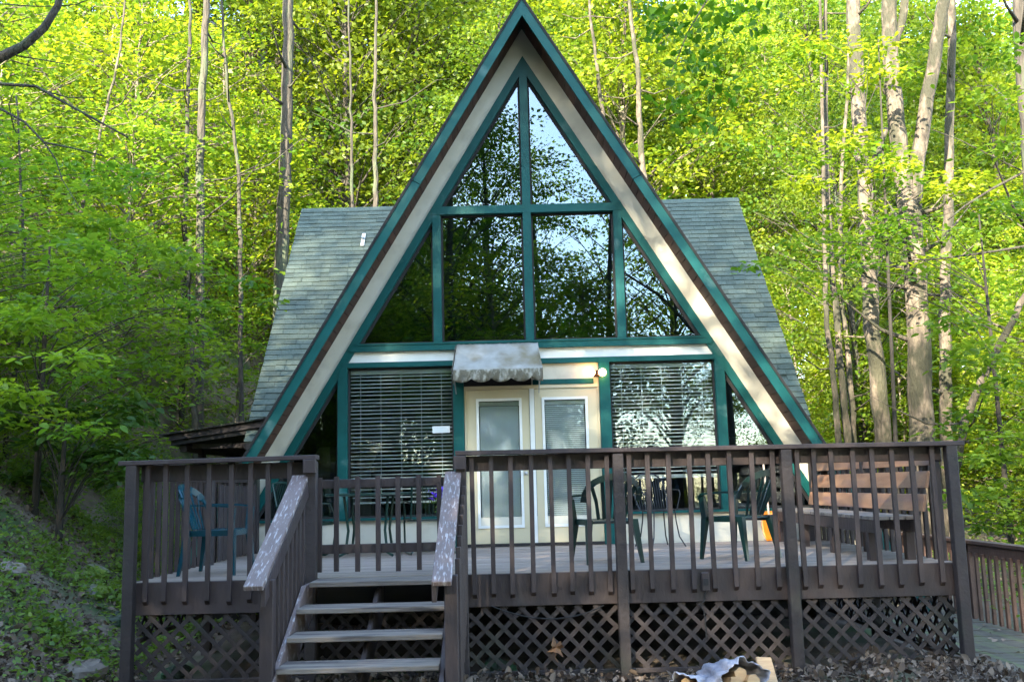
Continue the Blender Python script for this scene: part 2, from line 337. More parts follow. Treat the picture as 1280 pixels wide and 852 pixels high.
# windows
def window(poly, glass='glass', bead=True):
    n = len(poly); cx = sum(p[0] for p in poly) / n; cz = sum(p[1] for p in poly) / n
    mb = MB()
    for i in range(n):
        a = poly[i]; b = poly[(i + 1) % n]; mb.bar((a[0], .055, a[1]), (b[0], .055, b[1]), .04, .045, up=(0, 1, 0))
    w_ = hp(mb, 'window', 'dark'); MB().prism(poly, .05, .056).build('pane', glass, w_); return w_
def rk(z, a=6.415): return (a - z) / SL
for s in (-1, 1):
    window([(s * .06, 4.53), (s * (rk(4.53)), 4.53), (s * .06, 6.415 - SL * .06)])
    window([(s * .06, 2.68), (s * 1.162, 2.68), (s * 1.162, 4.41), (s * .06, 4.41)])
    window([(s * 1.282, 2.68), (s * rk(2.68), 2.68), (s * 1.282, 6.415 - SL * 1.282)])
    window([(s * 2.556, .41), (s * rk(.41), .41), (s * 2.556, 6.415 - SL * 2.556)])
    wd = window([(s * 1.038, .41), (s * 2.422, .41), (s * 2.422, 2.357), (s * 1.038, 2.357)], 'glass_low')
    # venetian blind: each slat its own piece
    zb = .62 if s < 0 else .86; z = 2.25; a, b = sorted((s * 1.06, s * 2.40))
    MB().box(a, b, .085, .125, 2.285, 2.335).build('head_rail', 'blind', wd)
    me = MB().add([(a, .080, -.008), (b, .080, -.008), (b, .110, .008), (a, .110, .008), (a, .079, -.006), (b, .079, -.006), (b, .109, .010), (a, .109, .010)],
                  [(0, 3, 2, 1), (4, 5, 6, 7), (0, 1, 5, 4), (1, 2, 6, 5), (2, 3, 7, 6), (3, 0, 4, 7)]).mesh('slat', 'blind')
    while z > zb:
        o = link('slat', me, wd, (0, 0, z)); o.rotation_euler = (0, rnd.uniform(-.002, .002), 0); z -= .0495
    MB().box(a, b, .085, .115, zb - .035, zb - .01).build('bottom_rail', 'blind', wd)
    for f in (.1, .3, .5, .7, .9): x_ = a + (b - a) * f; MB().box(x_ - .003, x_ + .003, .07, .073, zb, 2.29).build('cord', 'blind', wd)
# doors
for s in (-1, 1):
    x0, x1 = sorted((s * .035, s * .86)); g0, g1 = (-.70, -.17) if s < 0 else (.165, .70)
    mb = MB().box(x0, g0, .0, .045, .04, 2.03).box(g1, x1, .0, .045, .04, 2.03).box(g0, g1, .0, .045, 1.88, 2.03).box(g0, g1, .0, .045, .04, .27)
    d = hp(mb, 'door', 'door_cream')
    mb = MB().box(g0 - .035, g0, -.012, .03, .235, 1.915).box(g1, g1 + .035, -.012, .03, .235, 1.915).box(g0, g1, -.012, .03, 1.88, 1.915).box(g0, g1, -.012, .03, .235, .27)
    mb.build('glazing_frame', 'white_trim', d)
    MB().box(g0, g1, .02, .026, .27, 1.88).build('pane', 'glass_low', d)
    mb = MB(); z = 1.80
    while z > (.36 if s < 0 else .30): hh = .0135 if s < 0 else .0105; mb.add([(g0 + .01, .033, z - hh), (g1 - .01, .033, z - hh), (g1 - .01, .042, z + hh), (g0 + .01, .042, z + hh)], [(0, 1, 2, 3)]); z -= .026
    b_ = mb.build('door_blind', 'blind', d); b_['kind'] = 'stuff'
    MB().box(g0, g1, .03, .05, 1.82, 1.87).build('head_rail', 'white_trim', d)
    if s < 0:
        k = MB().lathe([(.0, 0), (.022, .004), (.026, .02), (.018, .045), (0.0, .05)], sides=10).build('knob', 'metal_grey', d, smooth=True)
        k.location = (-.10, -.002, .93); k.rotation_euler = (R(90), 0, 0)
hp(MB().box(-.03, .03, -.012, .06, .04, 2.06), 'door_jamb', 'white_trim')
hp(MB().box(-.888, -.862, -.015, .06, .04, 2.06), 'door_jamb', 'door_cream'); hp(MB().box(.862, .888, -.015, .06, .04, 2.06), 'door_jamb', 'door_cream')
hp(MB().box(-.888, .888, -.018, .06, 2.035, 2.08), 'door_head', 'door_cream')
hp(MB().box(-.888, .888, -.05, .08, .006, .04), 'threshold', 'dark')
# roof of the A-frame: decking planks, fascia, drip edge
ang = math.atan(SL); Ls = 8.1 / math.sin(ang)
for s in (-1, 1):
    t = 0
    me = None
    q = [(0, 7.06), (s * xr(-.86, 7.06), -.86), (s * xr(-.86, 7.19), -.86), (0, 7.19)]
    hp(MB().prism(q, .0, 13), 'roof', 'shingle')
    q = [(0, 7.105), (s * xr(-.86, 7.105), -.86), (s * xr(-.86, 7.19), -.86), (0, 7.19)]
    hp(MB().prism(q, -.6, -.0), 'roof', 'dark')
    q = [(0, 7.205), (s * xr(-.86, 7.205), -.86), (s * xr(-.86, 7.232), -.86), (0, 7.232)]
    hp(MB().prism(q, -.655, 13), 'roof_edge', 'dark')
    # fascia in two lengths, tiny joint between
    for za, zb in ((7.17, 4.72), (4.712, -.86)):
        top = 7.175; bot = 6.952
        xa = xr(za, top) * s; xb = xr(zb, top) * s
        if za > 7: q = [(0, 7.175), (xb, zb), (xb - s * .1, zb - (top - bot) + .1 * SL), (0, bot)]
        else: q = [(xa, za), (xb, zb), (xb - s * .1, zb - (top - bot) + .1 * SL), (xa - s * .1, za - (top - bot) + .1 * SL)]
        hp(MB().prism(q, -.635, -.6), 'fascia', 'teal')
    q = [(0, 7.203), (s * xr(-.86, 7.203), -.86), (s * xr(-.86, 7.176), -.86), (0, 7.176)]
    hp(MB().prism(q, -.65, -.6), 'drip_edge', 'dark')
    # soffit planks run front to back
    n = 54; pw = .139
    mp = MB().box(-pw / 2 + .004, pw / 2 - .004, -.598, -.002, 0, .022).mesh('soffit_plank', 'soffit_wood')
    for i in range(n):
        dist = .09 + pw * (i + .5); x_ = s * dist * math.cos(ang); z_ = 7.062 - dist * math.sin(ang)
        o = link('soffit_plank', mp, house, HO + Vector((x_, 0, z_))); o.rotation_euler = (0, s * ang, 0)
        if s < 0: o.rotation_euler = (0, -ang, 0)
# cross-gable
RY, RZ, EY, EZ, HW = 7.04, 6.58, 2.85, 1.56, 4.55
csl = (RZ - EZ) / (RY - EY); ca = math.atan(csl); cl = math.hypot(RZ - EZ, RY - EY)
hp(MB().prismx([(EY + .1, EZ), (RY, RZ - .12), (2 * RY - EY, EZ), (2 * RY - EY, -.9), (EY + .1, -.9)], -HW + .25, -3.2), 'wall', 'cream')
hp(MB().prismx([(EY + .1, EZ), (RY, RZ - .12), (2 * RY - EY, EZ), (2 * RY - EY, -.9), (EY + .1, -.9)], 3.2, HW - .25), 'wall', 'cream')
MBr = MB().prismx([(EY, EZ - .01), (RY, RZ - .01), (2 * RY - EY, EZ - .01), (2 * RY - EY, EZ - .1), (RY, RZ - .1), (EY, EZ - .1)], -HW, HW)
hp(MBr, 'cross_roof', 'dark')
widths = [.17, .23, .28, .35]
smesh = [MB().add([(-w_ / 2 + .002, 0, .0), (w_ / 2 - .002, 0, .0), (w_ / 2 - .002, .17, -.004), (-w_ / 2 + .002, .17, -.004),
                   (-w_ / 2 + .003, 0, .022), (w_ / 2 - .003, 0, .022), (w_ / 2 - .002, .17, .003), (-w_ / 2 + .002, .17, .003)],
                  [(0, 3, 2, 1), (4, 5, 6, 7), (0, 1, 5, 4), (1, 2, 6, 5), (2, 3, 7, 6), (3, 0, 4, 7)]).mesh('shingle', 'shingle') for w_ in widths]
rest = MB(); nc = int(cl / .136); vis = {-1: [], 1: []}
for k in range(nc + 1):
    v = k * (cl / (nc + .0)) if k < nc else cl - .03
    y = EY + v * math.cos(ca); z = EZ + v * math.sin(ca)
    for s in (-1, 1):
        x = HW + rnd.uniform(-.006, .006) + (.02 if s < 0 else 0)
        while x > .3:
            i = rnd.randrange(4); w_ = widths[i]; xc = s * (x - w_ / 2); x -= w_
            px, py = prj((xc, y, z)); edge_px = 652 - .6056 * py if s < 0 else 652 + .688 * py
            if k < nc and (px < edge_px + 8 if s < 0 else px > edge_px - 8): vis[s].append((i, xc, y, z))
            elif (edge_px - px) * s < 120:
                rest.box(xc - w_ / 2, xc + w_ / 2, y - .01, y + .0, z - .004, z + .012)
print('SHINGLES', len(vis[-1]), len(vis[1]))
for s in (-1, 1):
    for j, (i, xc, y, z) in enumerate(vis[s]):
        lift = rnd.uniform(0, .010)
        o = link('shingle', smesh[i], house, HO + Vector((xc, y, z + .002 + lift))); o.rotation_euler = (ca + R(rnd.uniform(0, .8)), 0, 0)
# solid shingle courses for what the main roof hides
mb = MB()
for k in range(nc):
    v = k * cl / nc; y = EY + v * math.cos(ca); z = EZ + v * math.sin(ca); x_ = max(.1, (7.19 - z) / SL - .3)
    mb.prismx([(y - .003, z + .006), (y + .13 * math.cos(ca), z + .13 * math.sin(ca) - .004), (y + .13 * math.cos(ca), z + .13 * math.sin(ca) - .012), (y, z - .006)], -HW + .01, HW - .01)
o = hp(mb, 'shingle_courses', 'shingle'); o['kind'] = 'stuff'
hp(MB().prismx([(RY - .09, RZ - .075), (RY, RZ + .03), (RY + .09, RZ - .075), (RY, RZ + .0)], -HW - .01, HW + .01), 'ridge_cap', 'shingle')
# vent on the left of the cross roof
vy = 3.
while un(454, 304, Y=vy).z > EZ + (vy - EY) * csl: vy += .02
p = un(454, 304, Y=vy)
vent = thing('roof_vent', 'small white vent flashing on the left roof slope beside the teal fascia of the cabin', 'vent', (p.x, vy - .03, p.z + .02))
vent.rotation_euler = (ca, 0, 0)
MB().box(-.035, .035, -.15, .26, .0, .03).build('flashing', 'white_trim', vent, bevel=.008)
MB().lathe([(.03, .02), (.03, .085), (.001, .088)], c=(.0, .06, 0), sides=10).build('pipe', 'metal_grey', vent)

# lean-to porch at the left
porch = thing('lean_to_porch', 'dark low porch roof on posts at the left side of the cabin', 'porch', (-5, 5, -.9))
def pp(mb, n, m='brown'): o = mb.build(n, m, porch); o.location = (5, -5, .9); return o
q = [(-5.78, 1.63), (-3.9, 1.87), (-3.9, 1.79), (-5.78, 1.55)]
pp(MB().prism(q, 3.0, 9.5), 'roof', 'dark'); pp(MB().prism([(-5.8, 1.735), (-3.9, 1.975), (-3.9, 1.865), (-5.8, 1.625)], 2.96, 3.0), 'fascia', 'brown_mossy')
pp(MB().prism([(-5.95, 1.74), (-3.9, 2.0), (-3.9, 1.98), (-5.95, 1.71)], 2.9, 9.6), 'roof_sheet', 'bark_dark')
for y in (3.9, 5.7, 7.6): pp(MB().box(-5.63, -5.52, y, y + .11, -.9, 1.6), 'post', 'brown')
pp(MB().box(-5.66, -5.56, 3.1, 9.4, 1.45, 1.56), 'beam', 'brown')
for i in range(12): pp(MB().box(-5.5, -4.0, 3.2 + .5 * i, 3.25 + .5 * i, 1.5, 1.58), 'rafter', 'brown')

# awning over the left door
aw = thing('door_awning', 'weathered grey fabric awning with scalloped valance above the left door', 'awning', (-.43, 0, 2.2))
rg = random.Random(8); nxg, nyg = 36, 10; vs = []; fs = []
for j in range(nyg + 1):
    t = j / nyg
    for i in range(nxg + 1):
        u = i / nxg; xa = -.545 + u * 1.075; xb = -.565 + u * 1.135; x = xa + (xb - xa) * t
        vs.append((x, -.06 - .56 * t, .437 - .405 * t - .03 * math.sin(math.pi * t) * (.5 + .5 * math.sin(u * 9)) + rg.uniform(-.004, .004)))
for j in range(nyg):
    for i in range(nxg): a = j * (nxg + 1) + i; fs.append((a, a + nxg + 1, a + nxg + 2, a + 1))
o = MB().add(vs, fs).build('canopy', 'awning', aw, smooth=True); md = o.modifiers.new('thick', 'SOLIDIFY'); md.thickness = .004
vs = []; fs = []; nv = 72
for j in range(5):
    for i in range(nv + 1):
        u = i / nv; dr = .115 + .05 * abs(math.sin(u * math.pi * 4.5 + .3)) ** .8
        vs.append((-.567 + u * 1.137, -.62 + .016 * math.sin(u * 60 + j) * (j / 4) + rg.uniform(-.004, .004), .034 - dr * j / 4))
for j in range(4):
    for i in range(nv): a = j * (nv + 1) + i; fs.append((a, a + nv + 1, a + nv + 2, a + 1))
o = MB().add(vs, fs).build('valance', 'awning_v', aw, smooth=True); md = o.modifiers.new('thick', 'SOLIDIFY'); md.thickness = .004
for s in (-1, 1):
    x = -.018 + s * .56
    MB().add([(x - s * .02, -.05, .43), (x, -.615, .03), (x, -.6, -.1), (x + s * .0, -.04, -.12), (x - s * .02, -.03, .2)], [(0, 1, 2, 3, 4)]).build('side_panel', 'awning_v', aw).modifiers.new('t', 'SOLIDIFY').thickness = .004
    MB().tube([(x - s * .015, -.03, -.22), (x - s * .015, -.6, .0)], .009, 6).build('arm', 'metal_grey', aw)
MB().tube([(-.56, -.6, .02), (.55, -.6, .02)], .009, 6).build('front_bar', 'metal_grey', aw)

# lit twin lamp beside the door
lamp = thing('porch_light', 'lit twin-bulb porch light on the wall above the right door', 'light', (.86, -.035, 2.2))
MB().box(-.045, .045, -.03, .03, -.03, .05).build('mount', 'soffit_wood', lamp, bevel=.006)
for s in (-1, 1):
    hd = MB().lathe([(.012, 0), (.03, .02), (.035, .05)], sides=12).build('socket', 'soffit_wood', lamp, smooth=True); hd.location = (s * .018, -.02, .01); hd.rotation_euler = (R(88), 0, R(s * 40))
    bm_ = MB().lathe([(.02, 0), (.046, .035), (.052, .06), (.04, .085), (.012, .1)], sides=14).build('bulb', 'bulb', hd, smooth=True); bm_.location = (0, 0, .03)
# paper notice on the left window
o = MB().box(-.115, .115, -.003, .0, -.045, .045).build('window_notice', 'label_white', bevel=.004)
p = un(551.5, 536.5, Y=.046); o.location = (p.x, .0485, p.z); tag(o, 'small pale notice stuck on the left blinded window glass', 'notice')
# ------------------------------------------------------------------ deck
deck = thing('deck', 'raised brown-painted wooden deck with railings and lattice skirt in front of the cabin', 'deck', (0, -2, -.93))
DO = Vector((0, 2, .93))
def dp(mb, n, m='brown', parent=None, bevel=.004, **k):
    o = mb.build(n, m, parent or deck, bevel=bevel, **k)
    if parent is None: o.location = DO
    return o
X0, X1 = -3.66, 3.66; nb = 28; bw = 3.93 / nb
bmsh = MB().box(X0 - .0, X1, 0, bw - .007, -.035, 0).mesh('deck_board', 'deckboard')
for i in range(nb):
    o = link('deck_board', bmsh, deck, DO + Vector((rnd.uniform(-.004, .004), -4.0 + .01 + i * bw, rnd.uniform(-.0015, .0015))))
# rim boards
dp(MB().box(-3.66, -2.08, -4.03, -3.992, -.285, -.002), 'rim_board'); dp(MB().box(-.74, 3.70, -4.03, -3.992, -.285, -.002), 'rim_board')
dp(MB().box(-2.06, -.78, -4.02, -3.99, -.26, -.037), 'rim_board', 'dark')
for s in (-1, 1): dp(MB().box(*sorted((s * 3.664, s * 3.70)), -3.99, -.02, -.285, -.002), 'rim_board')
dp(MB().box(-3.6, 3.6, -2.2, -2.1, -.26, -.04), 'joist_beam', 'dark')
for i in range(9): dp(MB().box(-3.4 + i * .85, -3.36 + i * .85, -3.95, -.1, -.24, -.04), 'joist', 'dark', bevel=0)
# posts
def post(x, y, z0, z1=1.03, w_=.095, m='brown_mossy'): return dp(MB().box(x - w_ / 2, x + w_ / 2, y - w_ / 2, y + w_ / 2, z0, z1), 'post', m, bevel=.006)
for x in (-3.675, .68, 2.185, 3.665): post(x, -4.08, -1.05)
post(-.73, -4.05, -1.05); post(-2.07, -4.06, -1.05)
for s in (-1, 1): post(s * 3.6, -.12, -1.0); post(s * 3.6, -2.05, -1.0)
# caps
def capx(xa, xb, y=-4.03, za=1.072, zb=1.072):
    return dp(MB().add([(xa, y - .10, za - .04), (xb, y - .10, zb - .04), (xb, y + .06, zb - .04), (xa, y + .06, za - .04),
                 (xa, y - .10, za), (xb, y - .10, zb), (xb, y + .06, zb), (xa, y + .06, za)],
                [(0, 3, 2, 1), (4, 5, 6, 7), (0, 1, 5, 4), (1, 2, 6, 5), (2, 3, 7, 6), (3, 0, 4, 7)]), 'rail_cap')
capx(-3.79, -2.02, za=1.072, zb=1.087); capx(-.775, 3.78, za=1.09, zb=1.068)
for s in (-1, 1): dp(MB().box(*sorted((s * 3.53, s * 3.70)), -3.96, -.02, 1.02, 1.06), 'rail_cap'); dp(MB().box(*sorted((s * 3.60, s * 3.63)), -3.98, -.08, .89, 1.02), 'rail_board'); 
dp(MB().box(-3.63, -2.10, -3.995, -3.96, .885, 1.03), 'rail_board'); dp(MB().box(-.70, 3.62, -3.995, -3.96, .905, 1.045), 'rail_board')
dp(MB().box(-2.13, -2.02, -4.16, -4.10, .925, 1.045), 'rail_block'); dp(MB().box(-.79, -.68, -4.14, -4.10, .925, 1.045), 'rail_block')
# balusters with a bevelled foot
def balmesh(h0, h1, w_=.040):
    return MB().prismx([(0, h1), (.036, h1), (.036, h0), (.0, h0 + .035)], -w_ / 2, w_ / 2).mesh('baluster', 'brown')
bm1 = balmesh(-.2, 1.031)
rb = random.Random(77)
for x in [-3.543, -3.378, -3.192, -2.992, -2.798, -2.619, -2.462, -2.27, -.627, -.456, -.288, -.102, .076, .24, .408, .576, .775, .947, 1.133, 1.318, 1.5, 1.689, 1.882, 2.067, 2.30, 2.438, 2.606, 2.791, 2.973, 3.148, 3.329, 3.514]:
    o = link('baluster', bm1, deck, DO + Vector((x, -4.068, rb.uniform(-.012, .006)))); o.rotation_euler = (0, rb.uniform(-.008, .008), rb.uniform(-.06, .06))
bm2 = MB().prism([(0, -.2), (.036, -.2), (.036, 1.019), (0, 1.019)], -.02, .02).mesh('baluster', 'brown')
for s in (-1, 1):
    for i in range(21):
        o = link('baluster', bm2, deck, DO + Vector((s * 3.632 if s > 0 else -3.668, -.25 - .178 * i, rb.uniform(-.01, .0)))); o.rotation_euler = (rb.uniform(-.006, .006), 0, 0)
# vertical boards standing behind the left rail
for i in range(10):
    dp(MB().box(-3.595, -3.57, -1.75 + .165 * i, -1.61 + .165 * i + rb.uniform(-.03, .0), .02, .86 + rb.uniform(-.01, .01)), 'screen_board', 'brown')
# lattice skirts
def lattice(xa, xb, z0=-.84, z1=-.29, y=-4.0, along='x', strips=True):
    fr = MB().box(xa, xb, y - .016, y + .02, z0 - .04, z0) if along == 'x' else MB().box(y - .016, y + .02, xa, xb, z0 - .04, z0)
    fr = dp(fr, 'lattice_panel', 'brown_mossy')
    sp = .166; H = z1 - z0; w_ = .037
    for d_ in (1, -1):
        c = xa - H
        k = 0
        while c < xb:
            c += sp; k += 1
            a = c + rb.uniform(-.004, .004)     # bottom intercept at z0 for rising lines
            lo_t = 0; hi_t = H
            lo_t = max(0, xa - a); hi_t = min(H, xb - a)
            if hi_t - lo_t < .05: continue
            pa = (a + lo_t, z0 + lo_t) if d_ > 0 else (a + lo_t, z1 - lo_t); pb = (a + hi_t, z0 + hi_t) if d_ > 0 else (a + hi_t, z1 - hi_t)
            dy = -.006 if d_ < 0 else .004
            if along == 'x': mb = MB().bar((pa[0], y + dy, pa[1]), (pb[0], y + dy, pb[1]), w_, .008, up=(0, 1, 0))
            else: mb = MB().bar((y + dy, pa[0], pa[1]), (y + dy, pb[0], pb[1]), w_, .008, up=(1, 0, 0))
            mb.build('lattice_strip', 'brown_mossy', fr)
lattice(-3.63, -2.12); lattice(-.68, .635); lattice(.73, 2.14); lattice(2.235, 3.62, -.87)
lattice(-2.0, -.82, -.85, -.28, y=-3.95)
lattice(-3.9, -.1, -.84, -.29, y=3.65, along='y')
lattice(-3.9, -.1, -.5, -.29, y=-3.65, along='y')
# gate across the head of the stairs
gate = thing('gate', 'low brown slatted gate closing the deck opening at the head of the stairs', 'gate', (-1.46, -3.95, 0))
MB().box(-.6, .6, .0, .035, .785, .865).build('rail', 'brown', gate, bevel=.004); MB().box(-.6, .6, .0, .035, .205, .285).build('rail', 'brown', gate, bevel=.004)
gm = MB().box(-.021, .021, -.037, -.001, .045, .885).mesh('baluster', 'brown')
for x in (-2.016, -1.864, -1.673, -1.488, -1.308, -1.12, -.935): o = link('baluster', gm, gate, (x + 1.46, 0, rb.uniform(-.006, .006)))
# staircase
st = thing('staircase', 'worn wooden stairs with peeling handrails climbing to the deck', 'stairs', (-1.46, -5, -.93))
SO = Vector((1.46, 5, .93))
def stp(mb, n, m='brown', bevel=.005): o = mb.build(n, m, st, bevel=bevel); o.location = SO; return o
tz = [(-4.44, 0), (-4.78, -.178), (-5.12, -.352), (-5.46, -.526), (-5.80, -.70)]
for i, (y, z) in enumerate(tz):
    back = -4.045 if i == 0 else y + .33
    stp(MB().box(-2.045 if i else -2.01, -.84, y, back, z - .042, z), 'tread', 'tread')
q = lambda o_: [(-4.05, -.03 + o_), (-4.40, -.03 + o_), (-6.05, -.90 + o_), (-6.05, -1.0), (-5.65, -1.0), (-4.05, -.30)]
stp(MB().prismx(q(.0), -2.085, -2.047), 'stringer', 'peeling'); stp(MB().prismx(q(.0), -.838, -.80), 'stringer', 'brown')
stp(MB().prismx([(-4.05, -.08), (-4.3, -.08), (-5.9, -.93), (-5.5, -.93), (-4.05, -.34)], -1.47, -1.43), 'stringer', 'brown_mossy')
for x in (-2.11, -.742): stp(MB().box(x - .05, x + .05, -5.50, -5.40, -1.05, .12), 'newel_post', 'brown')
def hand(xa, xb, s):
    a = ((xa + xb) / 2, -4.07, .895); b = ((xa + xb) / 2, -5.66, .075)
    o = stp(MB().bar(a, b, .145, .04), 'handrail', 'peeling')
hand(-2.235, -2.10, 1); hand(-.865, -.73, 1)
for x, m in ((-2.105, 'brown'), (-.855, 'brown')):
    stp(MB().prismx([(-4.1, .86), (-5.62, .075), (-5.62, -.06), (-4.1, .72)], x - .018, x + .018), 'rail_board', m, bevel=.002)
for x in (-2.115, -.70):
    for i in range(8):
        y = -4.22 - .152 * i; f = (y + 4.1) / -1.52
        stp(MB().box(x - .019, x + .019, y - .02, y + .02, -.25 - .62 * f * 1.25 if f < .8 else -.9, .84 - .785 * f), 'baluster')

# small things on the deck front
o = thing('electrical_box', 'small brown outlet box screwed to the deck rim between balusters', 'outlet box', (1.415, -4.045, -.11))
MB().box(-.035, .035, -.035, .0, -.08, .08).build('cover', 'brown', o, bevel=.006); MB().box(-.02, .02, -.042, -.0352, -.03, .03).build('lid', 'dark', o)
MB().tube([(0, -.012, -.08), (-.02, -.01, -.17), (-.06, .0, -.2), (-.02, .01, -.26), (-.01, .02, -.5)], .006, 6).build('conduit', 'cable', o)
pts = []
for i in range(21):
    t = i / 20; a = un(614, 757, Y=-4.05); b = un(755, 756, Y=-4.05); p = a.lerp(b, t); p.z -= .125 * 4 * t * (1 - t) * (.8 + .2 * t); pts.append(p)
tag(MB().tube(pts, .006, 5).build('hanging_wire', 'cable'), 'thin wire sagging across the lattice right of the stairs', 'wire')
p = un(695, 808, Y=-4.03); dl = thing('dead_leaf', 'curled brown dead leaf caught on the lattice skirt right of the stairs', 'dead leaf', p)
rg_ = np.random.default_rng(4); vs = []; n_ = 14
for k in range(n_):
    q_ = 2 * math.pi * k / n_; r_ = (.07 if k % 2 == 0 else .04) * (1 + .45 * math.sin(k * 1.7)); vs.append((r_ * math.cos(q_), -.02 - .03 * math.sin(3 * q_), r_ * math.sin(q_) * 1.1))
MB().add(vs + [(0, 0, 0)], [(i, (i + 1) % n_, n_) for i in range(n_)]).build('blade', 'dry_leaf_big', dl).modifiers.new('t', 'SOLIDIFY').thickness = .002
MB().tube([(0, 0, 0), (-.01, -.01, -.09), (.015, -.01, -.13)], .003, 5).build('stem', 'dry_leaf_big', dl)

# ------------------------------------------------------------------ chairs and other things on the deck
def mono_chair(label, loc, rz, m, group=None):
    """moulded stacking armchair; faces -y in its own frame"""
    t = thing('plastic_armchair', label, 'chair', loc, group, rz)
    vs = []; fs = []; n = 8                      # dished seat
    for j in range(n + 1):
        for i in range(n + 1):
            u = i / n * 2 - 1; v = j / n * 2 - 1; w_ = .235 - .02 * (v + 1) / 2
            vs.append((u * w_, v * .225, .425 - .022 * (1 - u * u) * (1 - v * v) - .018 * (v > .7) - (.02 if v < -.9 else 0)))
    for j in range(n):
        for i in range(n): a = j * (n + 1) + i; fs.append((a, a + 1, a + n + 2, a + n + 1))
    MB().add(vs, fs).build('seat', m, t, smooth=True).modifiers.new('t', 'SOLIDIFY').thickness = .012
    MB().box(-.235, .235, -.237, -.222, .365, .418).box(-.235, -.222, -.22, .2, .365, .418).box(.222, .235, -.22, .2, .365, .418).build('apron', m, t)
    # backrest: arched rim with fan of slats
    def bp(x, h): return (x, .205 + .17 * (h - .42) / .42 + .03 * 0 - .10 * (abs(x) / .27) ** 2 * .6, h)
    rim = []
    for k in range(17):
        q_ = math.pi * k / 16; x = -.285 * math.cos(q_); h = .60 + .235 * math.sin(q_) ** .75; rim.append(Vector(bp(x, h)))
    mb = MB()
    for a, b in zip(rim[:-1], rim[1:]): mb.bar(a, b + (b - a) * .1, .014, .062, up=(.0, 0.0, 1) if abs((b - a).normalized().z) < .8 else ((-1 if a.x < 0 else 1), 0, 0))
    mb.build('back_rim', m, t)
    for k, u in enumerate((-1, -.6, -.2, .2, .6, 1)):
        a = Vector(bp(u * .13, .425)); mid = Vector(bp(u * .15 + .02 * u, .6)); b = Vector(bp(u * .225, .62 + .225 * math.sqrt(max(0, 1 - (u * .225 / .285) ** 2)) - .01))
        sm = MB().bar(a, mid, .034, .01, up=(0, 1, .3)).bar(mid, b, .036, .01, up=(0, 1, .3)); sm.build('back_slat', m, t)
    for s in (-1, 1):                            # arms flow from the back rim and turn down into the front legs
        a = [Vector(bp(s * .265, .66)), Vector((s * .285, .06, .655)), Vector((s * .295, -.1, .65)), Vector((s * .29, -.215, .64)), Vector((s * .275, -.25, .60))]
        mb = MB()
        for p_, q_ in zip(a[:-1], a[1:]): mb.bar(p_, q_ + (q_ - p_) * .06, .05, .018)
        mb.build('arm', m, t)
        MB().add([(s * .29, -.265, .63), (s * .25, -.265, .63), (s * .25, -.20, .62), (s * .29, -.2, .62), (s * .27, -.25, .40), (s * .215, -.24, .40), (s * .225, -.19, .40), (s * .27, -.19, .40)],
                 [(0, 1, 2, 3), (7, 6, 5, 4), (0, 4, 5, 1), (1, 5, 6, 2), (2, 6, 7, 3), (3, 7, 4, 0)]).build('arm_support', m, t)
        for fr_ in (1, 0):
            y = -.225 if fr_ else .2; yb = -.265 if fr_ else .275; w_ = .03
            MB().add([(s * .2, y - w_, .42), (s * .265, y - w_, .42), (s * .265, y + w_, .42), (s * .2, y + w_, .42),
                      (s * .262, yb - .014, 0), (s * .292, yb - .014, 0), (s * .292, yb + .014, 0), (s * .262, yb + .014, 0)],
                     [(0, 1, 2, 3), (7, 6, 5, 4), (0, 4, 5, 1), (1, 5, 6, 2), (2, 6, 7, 3), (3, 7, 4, 0)]).build('leg', m, t)
    return t
mono_chair('dark green plastic armchair turned from the viewer near the middle rail post', (.64, -3.0, 0), R(194), 'plastic_green')
mono_chair('dark green plastic armchair standing in front of the orange shovel', (1.98, -2.95, 0), R(222), 'plastic_green')
mono_chair('blue-green plastic armchair standing alone in the left deck corner', (-3.16, -3.2, 0), R(86), 'plastic_teal')

# wrought iron chair
ic = thing('iron_chair', 'thin black wrought-iron chair beside the right blinded window', 'chair', (1.5, -.75, 0), rz=R(20))
vs = [(.2 * math.cos(q_), .2 * math.sin(q_) , .43) for q_ in [2 * math.pi * k / 20 for k in range(20)]]
MB().tube([Vector(v) for v in vs] + [Vector(vs[0])], .009, 6, cap=False).build('seat_ring', 'iron', ic)
mb = MB()
for k in range(-6, 7): c = k * .029; l = math.sqrt(max(0, .04 - c * c)); mb.bar((c, -l, .43), (c, l, .43), .006, .004).bar((-l, c, .434), (l, c, .434), .006, .004)
mb.build('seat_mesh', 'iron', ic)
for x, y in ((-.15, -.15), (.15, -.15), (-.15, .15), (.15, .15)):
    MB().tube([(x * .95, y * .95, .43), (x * 1.0, y * 1.0, .3), (x * 1.15, y * 1.15, .12), (x * 1.5, y * 1.5, .0)], .009, 6).build('leg', 'iron', ic)
MB().tube([(-.19, .13, .43), (-.22, .2, .6), (-.2, .25, .8), (-.1, .27, .87), (0, .275, .885), (.1, .27, .87), (.2, .25, .8), (.22, .2, .6), (.19, .13, .43)], .009, 6).build('back_frame', 'iron', ic)
mb = MB()
for k in range(-5, 6): x = k * .036; mb.bar((x * .9, .16, .45), (x, .262, .86 - abs(x) * .3), .006, .006)
mb.build('back_mesh', 'iron', ic)
for s in (-1, 1): MB().tube([(s * .215, .2, .66), (s * .25, .1, .68), (s * .26, -.06, .67), (s * .24, -.12, .62), (s * .2, -.1, .44)], .008, 6).build('arm', 'iron', ic)

